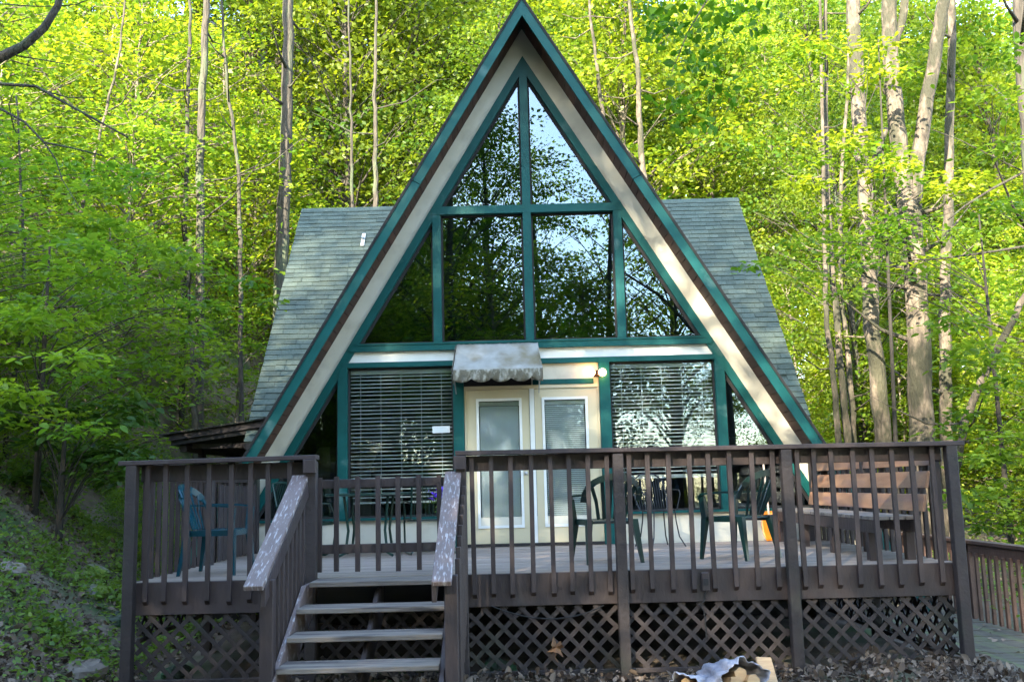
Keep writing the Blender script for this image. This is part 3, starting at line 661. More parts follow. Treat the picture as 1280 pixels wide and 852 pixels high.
# green metal table and sled chairs behind the gate
tb = thing('patio_table', 'green metal patio table behind the gate', 'table', (-1.98, -1.15, 0))
MB().lathe([(.50, .70), (.52, .705), (.52, .725), (.50, .73)], sides=28).build('tabletop', 'metal_green', tb, smooth=False)
for k in range(4):
    q_ = R(45 + 90 * k); c, s_ = math.cos(q_), math.sin(q_)
    MB().tube([(c * .36, s_ * .36, .70), (c * .30, s_ * .30, .3), (c * .34, s_ * .34, .05), (c * .44, s_ * .44, .02)], .016, 7).build('leg', 'metal_green', tb)
def sled(label, loc, rz):
    t = thing('sled_chair', label, 'chair', loc, 'green metal chairs around the patio table', rz)
    vs = []; fs = []; n = 8
    for j in range(n + 1):
        for i in range(n + 1): u = i / n * 2 - 1; v = j / n * 2 - 1; vs.append((u * .24, v * .24, .41 - .02 * (1 - v * v) + (-.03 if v < -.9 else 0)))
    for j in range(n):
        for i in range(n): a = j * (n + 1) + i; fs.append((a, a + 1, a + n + 2, a + n + 1))
    MB().add(vs, fs).build('seat', 'metal_green', t, smooth=True).modifiers.new('w', 'SOLIDIFY').thickness = .012
    MB().box(-.24, .24, -.23, -.2, .375, .395).build('seat_rail', 'metal_green', t)
    for s in (-1, 1):
        MB().tube([(s * .26, .30, .86), (s * .26, .2, .42), (s * .27, -.2, .40), (s * .27, -.26, .36), (s * .27, -.22, .06), (s * .27, -.12, .012), (s * .27, .25, .012), (s * .27, .34, .04)], .012, 7).build('side_frame', 'metal_green', t)
        MB().tube([(s * .27, .22, .6), (s * .29, 0, .62), (s * .29, -.18, .61), (s * .27, -.24, .5), (s * .27, -.24, .38)], .012, 7).build('arm', 'metal_green', t)
    MB().tube([(-.26, .30, .86), (0, .31, .88), (.26, .30, .86)], .012, 7).build('back_rail', 'metal_green', t)
    mb = MB()
    for k in range(-5, 6): mb.bar((k * .044, .19, .43), (k * .044, .305, .87), .006, .005, up=(0, 1, 0))
    mb.build('back_mesh', 'metal_green', t)
    return t
sled('green metal sled chair right of the patio table, left of the flower pot', (-1.28, -.95, 0), R(195))
sled('green metal sled chair at the left end of the patio table', (-2.72, -1.2, 0), R(75))
fp = thing('flower_pot', 'purple flowers in a bright green pot by the left blinded window', 'potted plant', (-1.14, -.42, 0))
MB().lathe([(.0, 0), (.05, .005), (.045, .2), (.012, .24), (.012, .38), (.05, .40)], sides=12).build('stand', 'metal_green', fp, smooth=True)
MB().lathe([(.05, .40), (.075, .42), (.09, .53), (.085, .535), (.07, .52)], sides=14).build('pot', 'pot_green', fp, smooth=True)
rg = np.random.default_rng(6); Cn = rg.normal(size=(140, 3)) * [.07, .07, .05] + [-.02, 0, .68]
link('flowers', leaves(rg, Cn[:90], .05, 'flowers', 'purple', rg.random(90), flat=.3, aspect=.9), fp)
Cn = rg.normal(size=(160, 3)) * [.06, .06, .05] + [0, 0, .58]
link('leaves', leaves(rg, Cn, .06, 'leaves', 'ground_leaf', rg.random(160), flat=.3), fp)

# orange shovel leaning on the wall
sh = thing('orange_shovel', 'bright orange plastic shovel blade with pale handle leaning on the wall', 'shovel', (2.98, -.28, 0))
vs = []; fs = []; n = 8
for j in range(n + 1):
    v = j / n; w_ = .115 * (math.sin(math.pi * min(1, .12 + v * .80)) ** .45)
    for i in range(n + 1): u = i / n * 2 - 1; vs.append((u * w_, -.03 + .12 * v + .03 * u * u * -1, .01 + v * .36))
for j in range(n):
    for i in range(n): a = j * (n + 1) + i; fs.append((a, a + 1, a + n + 2, a + n + 1))
MB().add(vs, fs).build('blade', 'orange', sh, smooth=True).modifiers.new('t', 'SOLIDIFY').thickness = .012
MB().tube([(0, .06, .25), (0, .1, .4), (0, .24, 1.13)], [.016, .013, .012], 8).build('handle', 'pale_wood', sh, smooth=True)

# bench along the right rail, back against the rail
bn_ = thing('deck_bench', 'long red-brown wooden bench with three back boards along the right rail', 'bench', (3.3, -2, 0))
mat('benchwood', (.20, .10, .055), .6, (.31, .175, .10), 5, bump=.3, stretch=(3, .4, 3), rand=.12, col3=(.15, .09, .08), s3=2, t3=(.5, .65))
for k, (z0, z1) in enumerate(((.445, .60), (.655, .81), (.86, 1.0))):
    xo = .165 + k * .045
    MB().add([(xo, -1.85, z0), (xo + .03, -1.85, z0), (xo + .03, 1.72, z0), (xo, 1.72, z0), (xo + .03, -1.85, z1), (xo + .06, -1.85, z1), (xo + .06, 1.72, z1), (xo + .03, 1.72, z1)],
             [(0, 3, 2, 1), (4, 5, 6, 7), (0, 1, 5, 4), (1, 2, 6, 5), (2, 3, 7, 6), (3, 0, 4, 7)]).build('back_board', 'benchwood', bn_, bevel=.004)
for k in range(3): MB().box(-.28 + k * .145, -.145 + k * .145, -1.85, 1.72, .375, .41).build('seat_board', 'tread', bn_, bevel=.004)
MB().box(-.28, -.24, -1.83, 1.7, .26, .372).build('seat_rail', 'brown', bn_); MB().box(.1, .14, -1.83, 1.7, .26, .372).build('seat_rail', 'brown', bn_)
for y in (-1.6, -.5, .6, 1.55):
    MB().box(-.27, -.18, y - .045, y + .045, 0, .26).build('leg', 'brown', bn_, bevel=.004); MB().box(.08, .16, y - .045, y + .045, 0, .26).build('leg', 'brown', bn_, bevel=.004)
    MB().bar((.2, y, .3), (.345, y, 1.0), .04, .04, up=(0, 1, 0)).build('back_support', 'brown', bn_)

# ------------------------------------------------------------------ walkway and rail at the right
wk = thing('boardwalk', 'weathered plank walkway beside the right end of the deck', 'walkway', (4.5, -2, -.86))
pm = MB().box(-.64, .62, 0, .136, -.05, -.02).mesh('plank', 'concrete_walk')
for i in range(46): o = link('plank', pm, wk, (0, -3.9 + .142 * i, rb.uniform(-.004, .004))); o.rotation_euler = (0, rb.uniform(-.004, .004), rb.uniform(-.006, .006))
MB().box(-.62, -.56, -3.9, 2.6, -.2, -.055).build('edge_beam', 'brown_mossy', wk)
MB().box(.5, .56, -3.9, 2.6, -.2, -.055).build('edge_beam', 'brown_mossy', wk)
rg = np.random.default_rng(2); n_ = 60; C = np.stack([rg.uniform(-.55, .5, n_), rg.uniform(-3.6, 2, n_), np.full(n_, -.005)], 1) + [4.5, -2, -.86]
tag(link('walkway_leaves', leaves(rg, C, rg.uniform(.05, .1, n_), 'walkway_leaves', 'litter_leaf', rg.uniform(.3, 1, n_), flat=.8, fine=True)), kind='stuff')
mt = MB().box(-.4, .4, -.3, .3, 0, .012).build('door_mat', 'mat_black', None, bevel=.003); mt.location = (4.55, -4.45, -.875); tag(mt, 'black rubber mat lying on the walkway at the right edge', 'mat')
wr = thing('walkway_railing', 'brown slatted railing along the walkway at the right edge', 'railing', (5.1, -2, -.93))
mat('brown_red', (.09, .05, .036), .65, (.14, .08, .058), 6, bump=.3, bscale=24, rand=.15)
mb = MB().box(-.07, .07, -3.2, 3.0, .90, .94); mb.build('rail_cap', 'brown_red', wr, bevel=.004)
MB().box(-.05, -.015, -3.2, 3.0, .76, .898).build('rail_board', 'brown_red', wr, bevel=.004)
sm_ = MB().box(-.085, -.052, -.022, .022, .0, .80).mesh('slat', 'brown_red')
for i in range(36):
    if 9 < i < 12: continue
    link('slat', sm_, wr, (0, -2.9 + .16 * i, rb.uniform(-.01, .01)))
for y in (-1.35, .9, 2.9): MB().box(-.05, .05, y - .05, y + .05, -.05, .895).build('post', 'brown_red', wr, bevel=.004)
# ------------------------------------------------------------------ firewood wrapped in plastic, rocks
def wrap_sheet(rad, l_, seed):
    r_ = np.random.default_rng(seed); na, nl = 40, 26; vs = []; fs = []; ph = r_.random(8) * 6
    for j in range(nl + 1):
        v = j / nl
        for i in range(na + 1):
            a = math.radians(-112 + 224 * i / na)
            q_ = rad * (1 + .10 * math.sin(5 * a + ph[0] + v * 4) + .07 * math.sin(9 * a - v * 9 + ph[1]) + .05 * math.sin(17 * a + 14 * v + ph[2]) + r_.uniform(-.02, .02))
            fl = 1 + .35 * max(0, abs(a) - 1.35)
            vs.append((math.sin(a) * q_ * fl * 1.1, -l_ / 2 + l_ * v + .03 * math.sin(3 * a + ph[3]) * (1 if j == 0 else .4), max(.0, .07 + math.cos(a) * q_ * (.95 - .12 * v))))
    for j in range(nl):
        for i in range(na): a = j * (na + 1) + i; fs.append((a, a + 1, a + na + 2, a + na + 1))
    return MB().add(vs, fs)
for (px, py, Y, rad, l_, rz, lab, sd_) in ((864, 850, -4.8, .115, .42, -.55, 'dull white plastic-wrapped log bundle left of the larger shiny one', 1), (914, 846, -4.72, .165, .5, .3, 'shiny white plastic sheet wrapped over split firewood, the largest bundle', 2)):
    p = un(px, py, Y=Y); g_ = gz(p.x, Y)
    t = thing('firewood_bundle', lab, 'firewood', (p.x, Y, g_ + (.03 if sd_ == 1 else .08)), rz=rz); t.rotation_euler = (R(-10), 0, rz)
    wrap_sheet(rad, l_, sd_).build('plastic_sheet', 'plastic_sheet', t, smooth=True).modifiers.new('t', 'SOLIDIFY').thickness = .003
    for k in range(3):
        x_ = (-.5 + .5 * k) * rad * .95; z_ = .05 + (.06 if k == 1 else 0); MB().tube([(x_, -l_ * .46 + .05 * (k % 2), z_), (x_ * .9, l_ * .45, z_)], rad * .36, 5 + k).build('log', 'firewood', t)
for (xa, ya, xb, yb, Y, lab) in ((945, 850, 962, 822, -4.7, 'pale split firewood slab leaning right of the plastic-wrapped bundle'), ):
    a = un(xa + 22, ya + 12, Y=Y); b = un(xb - 8, yb, Y=-4.3)
    tag(MB().bar((a.x, a.y, gz(a.x, a.y)), b, .13, .035, up=(0, -1, .4)).build('split_log', 'firewood', bevel=.006), lab, 'firewood')
def rock(name, label, loc, size, m, seed, cat='rock'):
    r_ = np.random.default_rng(seed); n1, n2 = 12, 8; vs = []; fs = []
    ph = r_.random((6,)) * 6
    for j in range(n2 + 1):
        th = math.pi * j / n2
        for i in range(n1):
            q_ = 2 * math.pi * i / n1; d = 1 + .18 * math.sin(2 * q_ + ph[0]) * math.sin(th) + .14 * math.sin(3 * th + ph[1] + q_) + .10 * math.sin(4 * q_ + ph[2] + 2 * th) + r_.uniform(-.07, .07) * math.sin(th)
            vs.append((size[0] * d * math.sin(th) * math.cos(q_), size[1] * d * math.sin(th) * math.sin(q_), size[2] * d * math.cos(th)))
    for j in range(n2):
        for i in range(n1): a = j * n1 + i; b = j * n1 + (i + 1) % n1; fs.append((a, b, b + n1, a + n1))
    o = MB().add(vs, fs).build(name, m); o.location = loc; o.rotation_euler = (0, 0, ph[3]); return tag(o, label, cat)
def atground(px, py):       # march the pixel ray to the terrain
    d = (_fw * FPX + _rt * (px - 640) - _up * (py - 426)).normalized(); t = 2.
    while t < 60:
        p_ = CAM + d * t
        if p_.z < gz(p_.x, p_.y): return p_
        t += .04
    return CAM + d * 20
for px, py, sz, m, lab, sd_ in ((100, 845, (.20, .16, .13), 'rock', 'largest bare tan rock on the ground left of the deck corner', 3), (118, 717, (.17, .14, .10), 'rock_moss', 'moss-topped rock highest on the left bank', 4),
        (112, 742, (.22, .16, .11), 'rock_moss', 'moss-covered rock just below the highest mossy one on the bank', 5), (72, 782, (.13, .11, .11), 'rock_dark', 'dark upright stone low on the left bank among dead leaves', 6),
        (12, 716, (.16, .12, .10), 'rock', 'orange-tinted rock at the far left edge of the bank', 7), (222, 845, (.21, .14, .10), 'rock_dark', 'dark green stone under the left lattice skirt', 8), (622, 842, (.20, .15, .13), 'rock_dark', 'dark mossy stone at the foot of the stairs on their right', 9),
        (208, 800, (.15, .12, .12), 'rock_moss', None, 10), (148, 780, (.14, .10, .12), 'rock_dark', 'dark stone beside the left corner post of the deck', 12)):
    if lab is None: continue
    p = atground(px, py); rock('rock', lab, (p.x, p.y, p.z + .01), sz, m, sd_)

# ------------------------------------------------------------------ vegetation
def tree_meshes(tag_, seed, H, base, rad, ncl, per, lsize, tr, leafm, barkm, flat=.55, clr=1.15, layered=.3, fine=False, lean=0.):
    """trunk with limbs + crown of leaf sprays; returns (trunk mesh, crown mesh)"""
    rg = np.random.default_rng(seed); r_ = random.Random(seed)
    nseg = 9; ph = r_.uniform(0, 6); wob = .02 * H
    def tp(t): return Vector((wob * math.sin(ph + t * 4) * t + lean * t * H, wob * math.cos(ph * 1.3 + t * 3.3) * t, t * H))
    mb = MB(); mb.tube([tp(i / nseg) for i in range(nseg + 1)], [tr * (1.35 if i == 0 else 1) * (1 - .88 * (i / nseg) ** .9) + .008 for i in range(nseg + 1)], 9, wob=.10, rng=r_)
    C = []; T = []; D = []
    for k in range(ncl):
        t = base + (1 - base) * (k + r_.random()) / ncl; q_ = k * 2.4 + r_.uniform(-.4, .4)
        e = max(.12, math.sin(math.pi * min(1, max(0, (t - base) / (1 - base)) * .78 + .18)))
        rr = rad * e * math.sqrt(r_.uniform(.12, 1)); c = tp(t) + Vector((math.cos(q_) * rr, math.sin(q_) * rr, .12 * rr + r_.uniform(-.3, .3)))
        a = tp(max(.08, t - .05 - .02 * rr)); mid = a.lerp(c, .55) + Vector((0, 0, .08 * rr))
        mb.tube([a, mid, c], [tr * .26 * (1 - t) + .018, tr * .14 * (1 - t) + .012, .006], 5, cap=False)
        n = int(per * r_.uniform(.6, 1.4)); cr = clr * r_.uniform(.7, 1.35)
        P = rg.normal(size=(n, 3)) * np.array([cr * .5, cr * .5, cr * layered * .5])
        dd = np.array([math.cos(q_), math.sin(q_), 0]); P += dd * (rg.random((n, 1)) - .5) * cr * .8
        rho = np.hypot(P[:, 0], P[:, 1]); P[:, 2] -= .18 * rho ** 2 / cr
        C.append(P + np.array(c)); T.append(np.full(n, r_.uniform(.1, .9)) + rg.normal(size=n) * .16)
        od = P.copy(); od[:, 2] = 0; od /= (np.linalg.norm(od, axis=1)[:, None] + .01); D.append(od + dd * .4)
        for _ in range(2):
            q2 = r_.uniform(0, 6.28); mb.tube([mid, c + Vector((math.cos(q2), math.sin(q2), 0)) * cr * .6], [.012, .004], 4, cap=False)
    C = np.concatenate(C); T = np.concatenate(T); D = np.concatenate(D)
    return mb.mesh('trunk', barkm, smooth=True), leaves(rg, C, rg.uniform(.7, 1.3, len(C)) * lsize, 'crown', leafm, T, flat=flat, fine=fine, droop=.25, dirs=D, aspect=.62)
def put_tree(me, x, y, s, name, label, group=None, rz=None, sz=None, z=None, cat='tree'):
    t = thing(name, label, cat, (x, y, (gz(x, y) if z is None else z) - .12), group, rz if rz is not None else rv.uniform(0, 6.28)); t.scale = (s, s, sz or s)
    link('trunk', me[0], t); link('crown', me[1], t); return t
rv = random.Random(21)
FT = [tree_meshes('far', 100 + i, 17, .22 + .06 * (i % 3), 3.7, 74, 210, (.15, .19, .17)[i % 3], .17, 'leaf_far' if i % 2 else 'leaf_mid', 'bark_light' if i % 2 else 'bark_dark', flat=.5, clr=(1.1, 1.45, 1.25)[i % 3], layered=.24) for i in range(6)]
SH = [tree_meshes('sap', 200 + i, 5.2, .10, 2.0, 46, 120, .115, .045, 'leaf_near', 'bark_thin', flat=.68, clr=.8, layered=.16, fine=False) for i in range(4)]
UN = [tree_meshes('under', 300 + i, 7.5, .08, 2.6, 54, 150, .13, .07, 'leaf_far', 'bark_thin', flat=.6, clr=1.0, layered=.25) for i in range(3)]
DK = [tree_meshes('shade', 400 + i, 20, .25, 4.6, 90, 190, .19, .30, 'leaf_shade', 'bark_dark', flat=.4, clr=1.5) for i in range(3)]
SP = tree_meshes('sparse', 450, 20, .3, 5.0, 44, 85, .18, .26, 'leaf_shade', 'bark_dark', flat=.4, clr=1.2)
# forest behind the cabin
for x_, y_, s_ in ((-5.1, .5, .20), (-5.8, 1.6, .28), (-6.3, 2.9, .34), (-5.2, 2.2, .24), (-6.9, 1.0, .34)):
    put_tree(SH[int(s_ * 100) % 4], x_, y_, s_, 'low_shrub', 'low leafy green bush on the slope between the deck corner and the porch', 'low bushes below the porch')
placed = []
def ok(x, y, d):
    for a, b in placed:
        if (a - x) ** 2 + (b - y) ** 2 < d * d: return False
    placed.append((x, y)); return True
nfar = 0
for (ya, yb, n, d, sa, sb) in ((15, 22, 9, 3.6, .75, 1.0), (22, 32, 20, 3.8, .95, 1.3), (32, 46, 26, 4.4, 1.2, 1.6), (46, 66, 30, 5.5, 1.5, 2.1)):
    c = 0; tr_ = 0
    while c < n and tr_ < 4000:
        tr_ += 1; y = rv.uniform(ya, yb); hw = .56 * (y + 13) + 4; x = rv.uniform(-hw, hw)
        if not ok(x, y, d): continue
        c += 1; nfar += 1
        put_tree(FT[rv.randrange(6)], x, y, rv.uniform(sa, sb), 'forest_tree', 'sunlit yellow-green broadleaf tree in the dense wood behind the cabin', 'broadleaf trees filling the wood behind the cabin')
for i in range(34):
    y = rv.uniform(11.5, 24); hw = .56 * (y + 13) + 2; x = rv.uniform(-hw, hw)
    if abs(x) < 5.6 and y < 15: x = math.copysign(rv.uniform(6, hw), x)
    if 6 < x < 13 and y < 16: y += 6
    put_tree(UN[rv.randrange(3)], x, y, rv.uniform(.7, 1.25), 'understory_tree', 'slender young tree in the undergrowth of the wood behind the cabin', 'young trees in the undergrowth')
# left thicket
for (x, y, s, k) in ((-7.4, .2, .55, 0), (-8.3, 2.8, .8, 1), (-8.6, 1.0, .95, 2), (-8.6, 4.8, .8, 3), (-9.6, 3.2, 1.1, 0), (-10.9, .8, 1.1, 1), (-8.2, 6.4, 1.0, 2), (-10.6, 6.0, 1.25, 3), (-8.4, 11.0, .9, 0),
                     (-12.5, 4.0, 1.3, 1), (-9.2, 9.5, 1.3, 2), (-12.2, 9.0, 1.5, 3), (-9.6, -1.6, .8, 0), (-7.4, 12.5, .9, 1), (-15.5, 8, 1.7, 2), (-14.5, 3, 1.5, 0)):
    put_tree(SH[k], x, y, s, 'thicket_sapling', 'bushy green sapling with layered leaves in the thicket left of the cabin', 'saplings of the left thicket')
# right thicket
for (x, y, s, k) in ((8.6, 2.0, .55, 1), (9.6, 3.6, .7, 3), (11.2, 3.0, .9, 0), (12.2, 6.4, 1.1, 1), (12.8, 4.4, 1.0, 2), (14.5, 9.6, 1.3, 3), (7.2, 13.6, .7, 0), (15.8, 8, 1.5, 1), (7.6, .2, .36, 2), (9.3, -.5, .5, 3), (10.6, 14.5, .8, 1), (13.6, 15, .8, 2)):
    put_tree(UN[k % 3] if k % 2 else SH[k], x, y, s, 'thicket_sapling', 'leafy green sapling in the thicket right of the cabin', 'saplings of the right thicket')
# trunks one can tell apart
def trunk_tree(label, pts, Y, w_px, m, name='tall_tree', forks=(), crown=None):
    """pts: (px, py) from the foot upwards at depth Y"""
    P = [un(px, py, Y=Y) for px, py in pts]; foot = P[0]; g_ = gz(foot.x, Y)
    d0 = (P[1] - P[0]).normalized(); k = (foot.z - g_) / max(.3, d0.z); F_ = foot - d0 * k; F_.z = g_ - .15; F_.y = Y
    t = thing(name, label, 'tree', F_); r_ = random.Random(int(pts[0][0])); sc_ = (Y + 13.05) / 1240
    def dens(a, n=5):
        o_ = []
        for p_, q_ in zip(a[:-1], a[1:]):
            for i in range(n): o_.append(p_.lerp(q_, i / n) + Vector((r_.uniform(-.025, .025), r_.uniform(-.03, .03), 0)))
        return o_ + [a[-1]]
    L_ = dens([F_] + P); T_ = L_; n = len(L_); r0 = w_px * sc_ / 2
    topk = (.55 if w_px > 11 else .3) if len(forks) == 0 else .8
    MB().tube([p_ - F_ for p_ in L_], [r0 * (1.22 if i == 0 else 1) * (1 - (1 - topk) * i / n) for i in range(n)], 12, wob=.09, rng=r_).build('trunk', m, t, smooth=True)
    for fk, wf in forks:
        L_ = dens([un(px, py, Y=Y) for px, py in fk]); n = len(L_)
        MB().tube([p_ - F_ for p_ in L_], [wf * sc_ / 2 * (1 - .35 * i / n) for i in range(n)], 10, wob=.06, rng=r_).build('limb', m, t, smooth=True)
    if w_px >= 6:
        for k_ in range(9 if w_px > 10 else 6):
            i = r_.randrange(max(2, len(T_) // 4), len(T_) - 1); q0 = T_[i]; a_ = r_.uniform(0, 6.28); l_ = r_.uniform(.5, 1.9)
            e_ = q0 + Vector((math.cos(a_) * l_, math.sin(a_) * l_, l_ * r_.uniform(.1, .9))); md_ = q0.lerp(e_, .5) + Vector((0, 0, -.12 * l_))
            MB().tube([q0 - F_, md_ - F_, e_ - F_, e_ - F_ + Vector((math.cos(a_ + .5) * l_ * .4, math.sin(a_ + .5) * l_ * .4, .2))], [r0 * .22 + .008, r0 * .13 + .006, .009, .004], 6).build('limb', m, t, smooth=True)
    if crown:
        me, s, (cx, cy) = crown; c = un(cx, cy, Y=Y) - F_
        o = link('crown', me[1], t, c); o.scale = (s, s, s); o.rotation_euler = (0, 0, r_.uniform(0, 6)); o.location.z -= 17 * s * .55
    return t
trunk_tree('large pale tree forking into two bright limbs at the right', [(1152, 552), (1148, 400), (1141, 300), (1136, 250)], 8.5, 31, 'bark_light',
           forks=[([(1140, 300), (1131, 235), (1122, 170), (1114, 90), (1110, 0), (1109, -160), (1100, -420)], 25), ([(1141, 300), (1142, 235), (1152, 170), (1166, 90), (1180, 0), (1205, -160), (1230, -400)], 21), ([(1118, 60), (1130, 15), (1138, -60), (1150, -250)], 12), ([(1112, 118), (1090, 106), (1078, 103), (1060, 112)], 5)], crown=(FT[1], .8, (1150, -420)))
trunk_tree('pale brown tree left of the big forked one', [(1106, 552), (1092, 430), (1086, 330), (1082, 240), (1072, 120), (1066, 0), (1060, -200), (1055, -400)], 10, 21, 'bark_light', crown=(FT[3], .8, (1060, -500)), forks=[([(1082, 215), (1098, 190), (1108, 160)], 9)])
trunk_tree('mottled tree with a swollen bole right of the big forked one', [(1183, 552), (1181, 450), (1182, 350), (1186, 250), (1188, 100), (1190, -150)], 11, 17, 'bark_light')
trunk_tree('slender lit leaning tree rising to the right past the deck corner', [(1193, 590), (1205, 530), (1235, 460), (1276, 380), (1330, 280), (1390, 150)], 3.5, 12, 'bark_light')
trunk_tree('leftmost of the clustered slim stems right of the roof', [(1049, 552), (1040, 460), (1031, 370), (1030, 250), (1028, 100), (1020, -150)], 12, 9, 'bark_light')
trunk_tree('middle and lightest of the clustered slim stems', [(1060, 552), (1051, 460), (1042, 360), (1034, 240), (1032, 60), (1034, -150)], 12.6, 11, 'bark_light')
trunk_tree('rightmost of the clustered slim stems right of the roof', [(1068, 552), (1062, 460), (1051, 370), (1050, 250), (1060, 100), (1070, -150)], 13.2, 9, 'bark_light')
trunk_tree('thin pale tree above the right slope of the roof', [(806, 240), (800, 160), (796, 80), (786, 0), (780, -150)], 18, 10, 'bark_light')
trunk_tree('thin pale tree right of the roof peak', [(760, 200), (748, 100), (738, 20), (728, -100)], 19, 7, 'bark_light')
trunk_tree('stout rough-barked tree beside the left roof slope', [(352, 345), (356, 230), (359, 110), (361, 0), (364, -150), (366, -400)], 13, 19, 'bark_dark', crown=(FT[0], .8, (360, -420)))
trunk_tree('dark straight tree in the wood at upper left', [(250, 330), (250, 200), (254, 90), (258, 0), (262, -150), (266, -350)], 10, 12, 'bark_dark')
trunk_tree('thinner dark tree just left of the straight one', [(230, 330), (233, 200), (236, 90), (238, 0), (240, -200)], 11, 8, 'bark_dark')
trunk_tree('slim dark tree between the straight tree and the left roof slope', [(301, 420), (300, 300), (297, 200), (285, 110), (278, 20), (270, -100)], 10.5, 7, 'bark_dark')
trunk_tree('thin dark tree above the left end of the roof', [(470, 262), (469, 200), (468, 120), (470, 20), (474, -150)], 13.6, 8, 'bark_dark')
trunk_tree('very slim dark tree left of the one above the roof', [(441, 262), (440, 200), (438, 120), (436, 0), (434, -150)], 13.4, 5, 'bark_dark')
trunk_tree('pale thin leaning tree at far left', [(84, 330), (108, 240), (128, 160), (150, 60), (162, -40)], 8, 6, 'bark_light')
trunk_tree('short sunlit stub of a trunk in the left thicket', [(244, 560), (243, 520), (240, 470), (238, 400), (236, 300)], 8.5, 10, 'bark_light')
trunk_tree('dark trunk at the top right corner of the view', [(1292, 300), (1284, 150), (1270, 0), (1262, -150)], 4, 20, 'bark_dark')
trunk_tree('thin dark sapling stem at the far left edge', [(22, 420), (26, 380), (30, 330), (28, 250), (20, 120)], 1.5, 7, 'bark_dark')
# bare branches reaching into view
def branch(label, pts, Y, w0, w1, twigs=()):
    P = [un(a, b, Y=Y) for a, b in pts]; sc_ = (Y + 13.05) / 1240
    t = thing('bare_branch', label, 'branch', P[0]); n = len(P)
    MB().tube([p_ - P[0] for p_ in P], [(w0 + (w1 - w0) * i / (n - 1)) * sc_ / 2 for i in range(n)], 7).build('stem', 'bark_dark', t, smooth=True)
    for tw in twigs:
        Q = [un(a, b, Y=Y + .05) for a, b in tw]; MB().tube([q_ - P[0] for q_ in Q], [1.3 * sc_ / 2 * (1.6 - i / len(Q)) for i in range(len(Q))], 5).build('twig', 'bark_dark', t)
branch('thick dark branch at the top left corner', [(-60, 92), (0, 72), (30, 57), (55, 35), (72, 8), (80, -30)], -3.5, 15, 8, [[(72, 8), (95, 6), (120, -4)], [(2, 5), (40, 8), (72, 8)], [(20, 70), (60, 76), (90, 82)]])
branch('pale thin branch arching down from the left edge', [(-40, 106), (0, 105), (45, 108), (80, 128), (120, 150), (160, 172)], -2.8, 5, 2.5, [[(60, 115), (85, 122), (118, 122)]])
branch('dark crooked branch below the pale arching one', [(-40, 128), (0, 136), (30, 152), (55, 178), (90, 185), (130, 195)], -2.2, 4, 1.8, [[(55, 178), (70, 200), (78, 225), (100, 260)]])
branch('dark branch sweeping in from the right edge beside the forked tree', [(1330, 200), (1278, 216), (1240, 236), (1205, 258), (1185, 275)], 1.5, 4.5, 2, [[(1278, 214), (1240, 195), (1200, 175), (1165, 162)]])
branch('thin dark branch crossing the forked tree at middle height', [(1330, 298), (1280, 308), (1230, 316), (1170, 324), (1125, 326)], 2.5, 4, 1.6)
# leafy branch hanging at the top right of the peak, from a tree beside the camera
nt_ = thing('overhanging_tree', 'dark leafy branch hanging in from the top, right of the roof peak', 'tree', (4.6, -9.6, gz(4.6, -9.6)))
tip = [un(a, b, Y=-6.4) for a, b in ((980, -160), (930, -60), (890, -10), (860, 40), (840, 90))]; O_ = Vector(nt_.location)
MB().tube([Vector((0, 0, -.1)), Vector((.05, .1, 2.5)), Vector((0, .3, 4.6)), Vector((-.1, .2, 7))], [.16, .13, .11, .07], 10).build('trunk', 'bark_dark', nt_, smooth=True)
MB().tube([Vector((0, .3, 4.4)), tip[0].lerp(O_ + Vector((0, .3, 5)), .4) - O_] + [p_ - O_ for p_ in tip], [.05, .03, .02, .012, .008, .005, .003], 6).build('limb', 'bark_dark', nt_)
rg = np.random.default_rng(31); C = []
for (a, b, ra, rb_, n) in ((835, 30, 32, 28, 70), (870, 70, 34, 28, 70), (885, 25, 40, 25, 70), (848, 130, 24, 26, 50), (880, 150, 30, 18, 26), (905, 115, 26, 20, 24), (925, 10, 40, 16, 40), (815, 10, 20, 18, 26), (945, 45, 16, 20, 16)):
    for _ in range(n):
        p_ = un(a + rg.normal() * ra * .5, b + rg.normal() * rb_ * .5, Y=-6.4 + rg.normal() * .28); C.append(np.array(p_ - O_))
C = np.array(C); link('foliage', leaves(rg, C, rg.uniform(.05, .085, len(C)), 'foliage', 'leaf_hang', rg.random(len(C)), flat=.35, fine=True, droop=.5, aspect=.6), nt_)
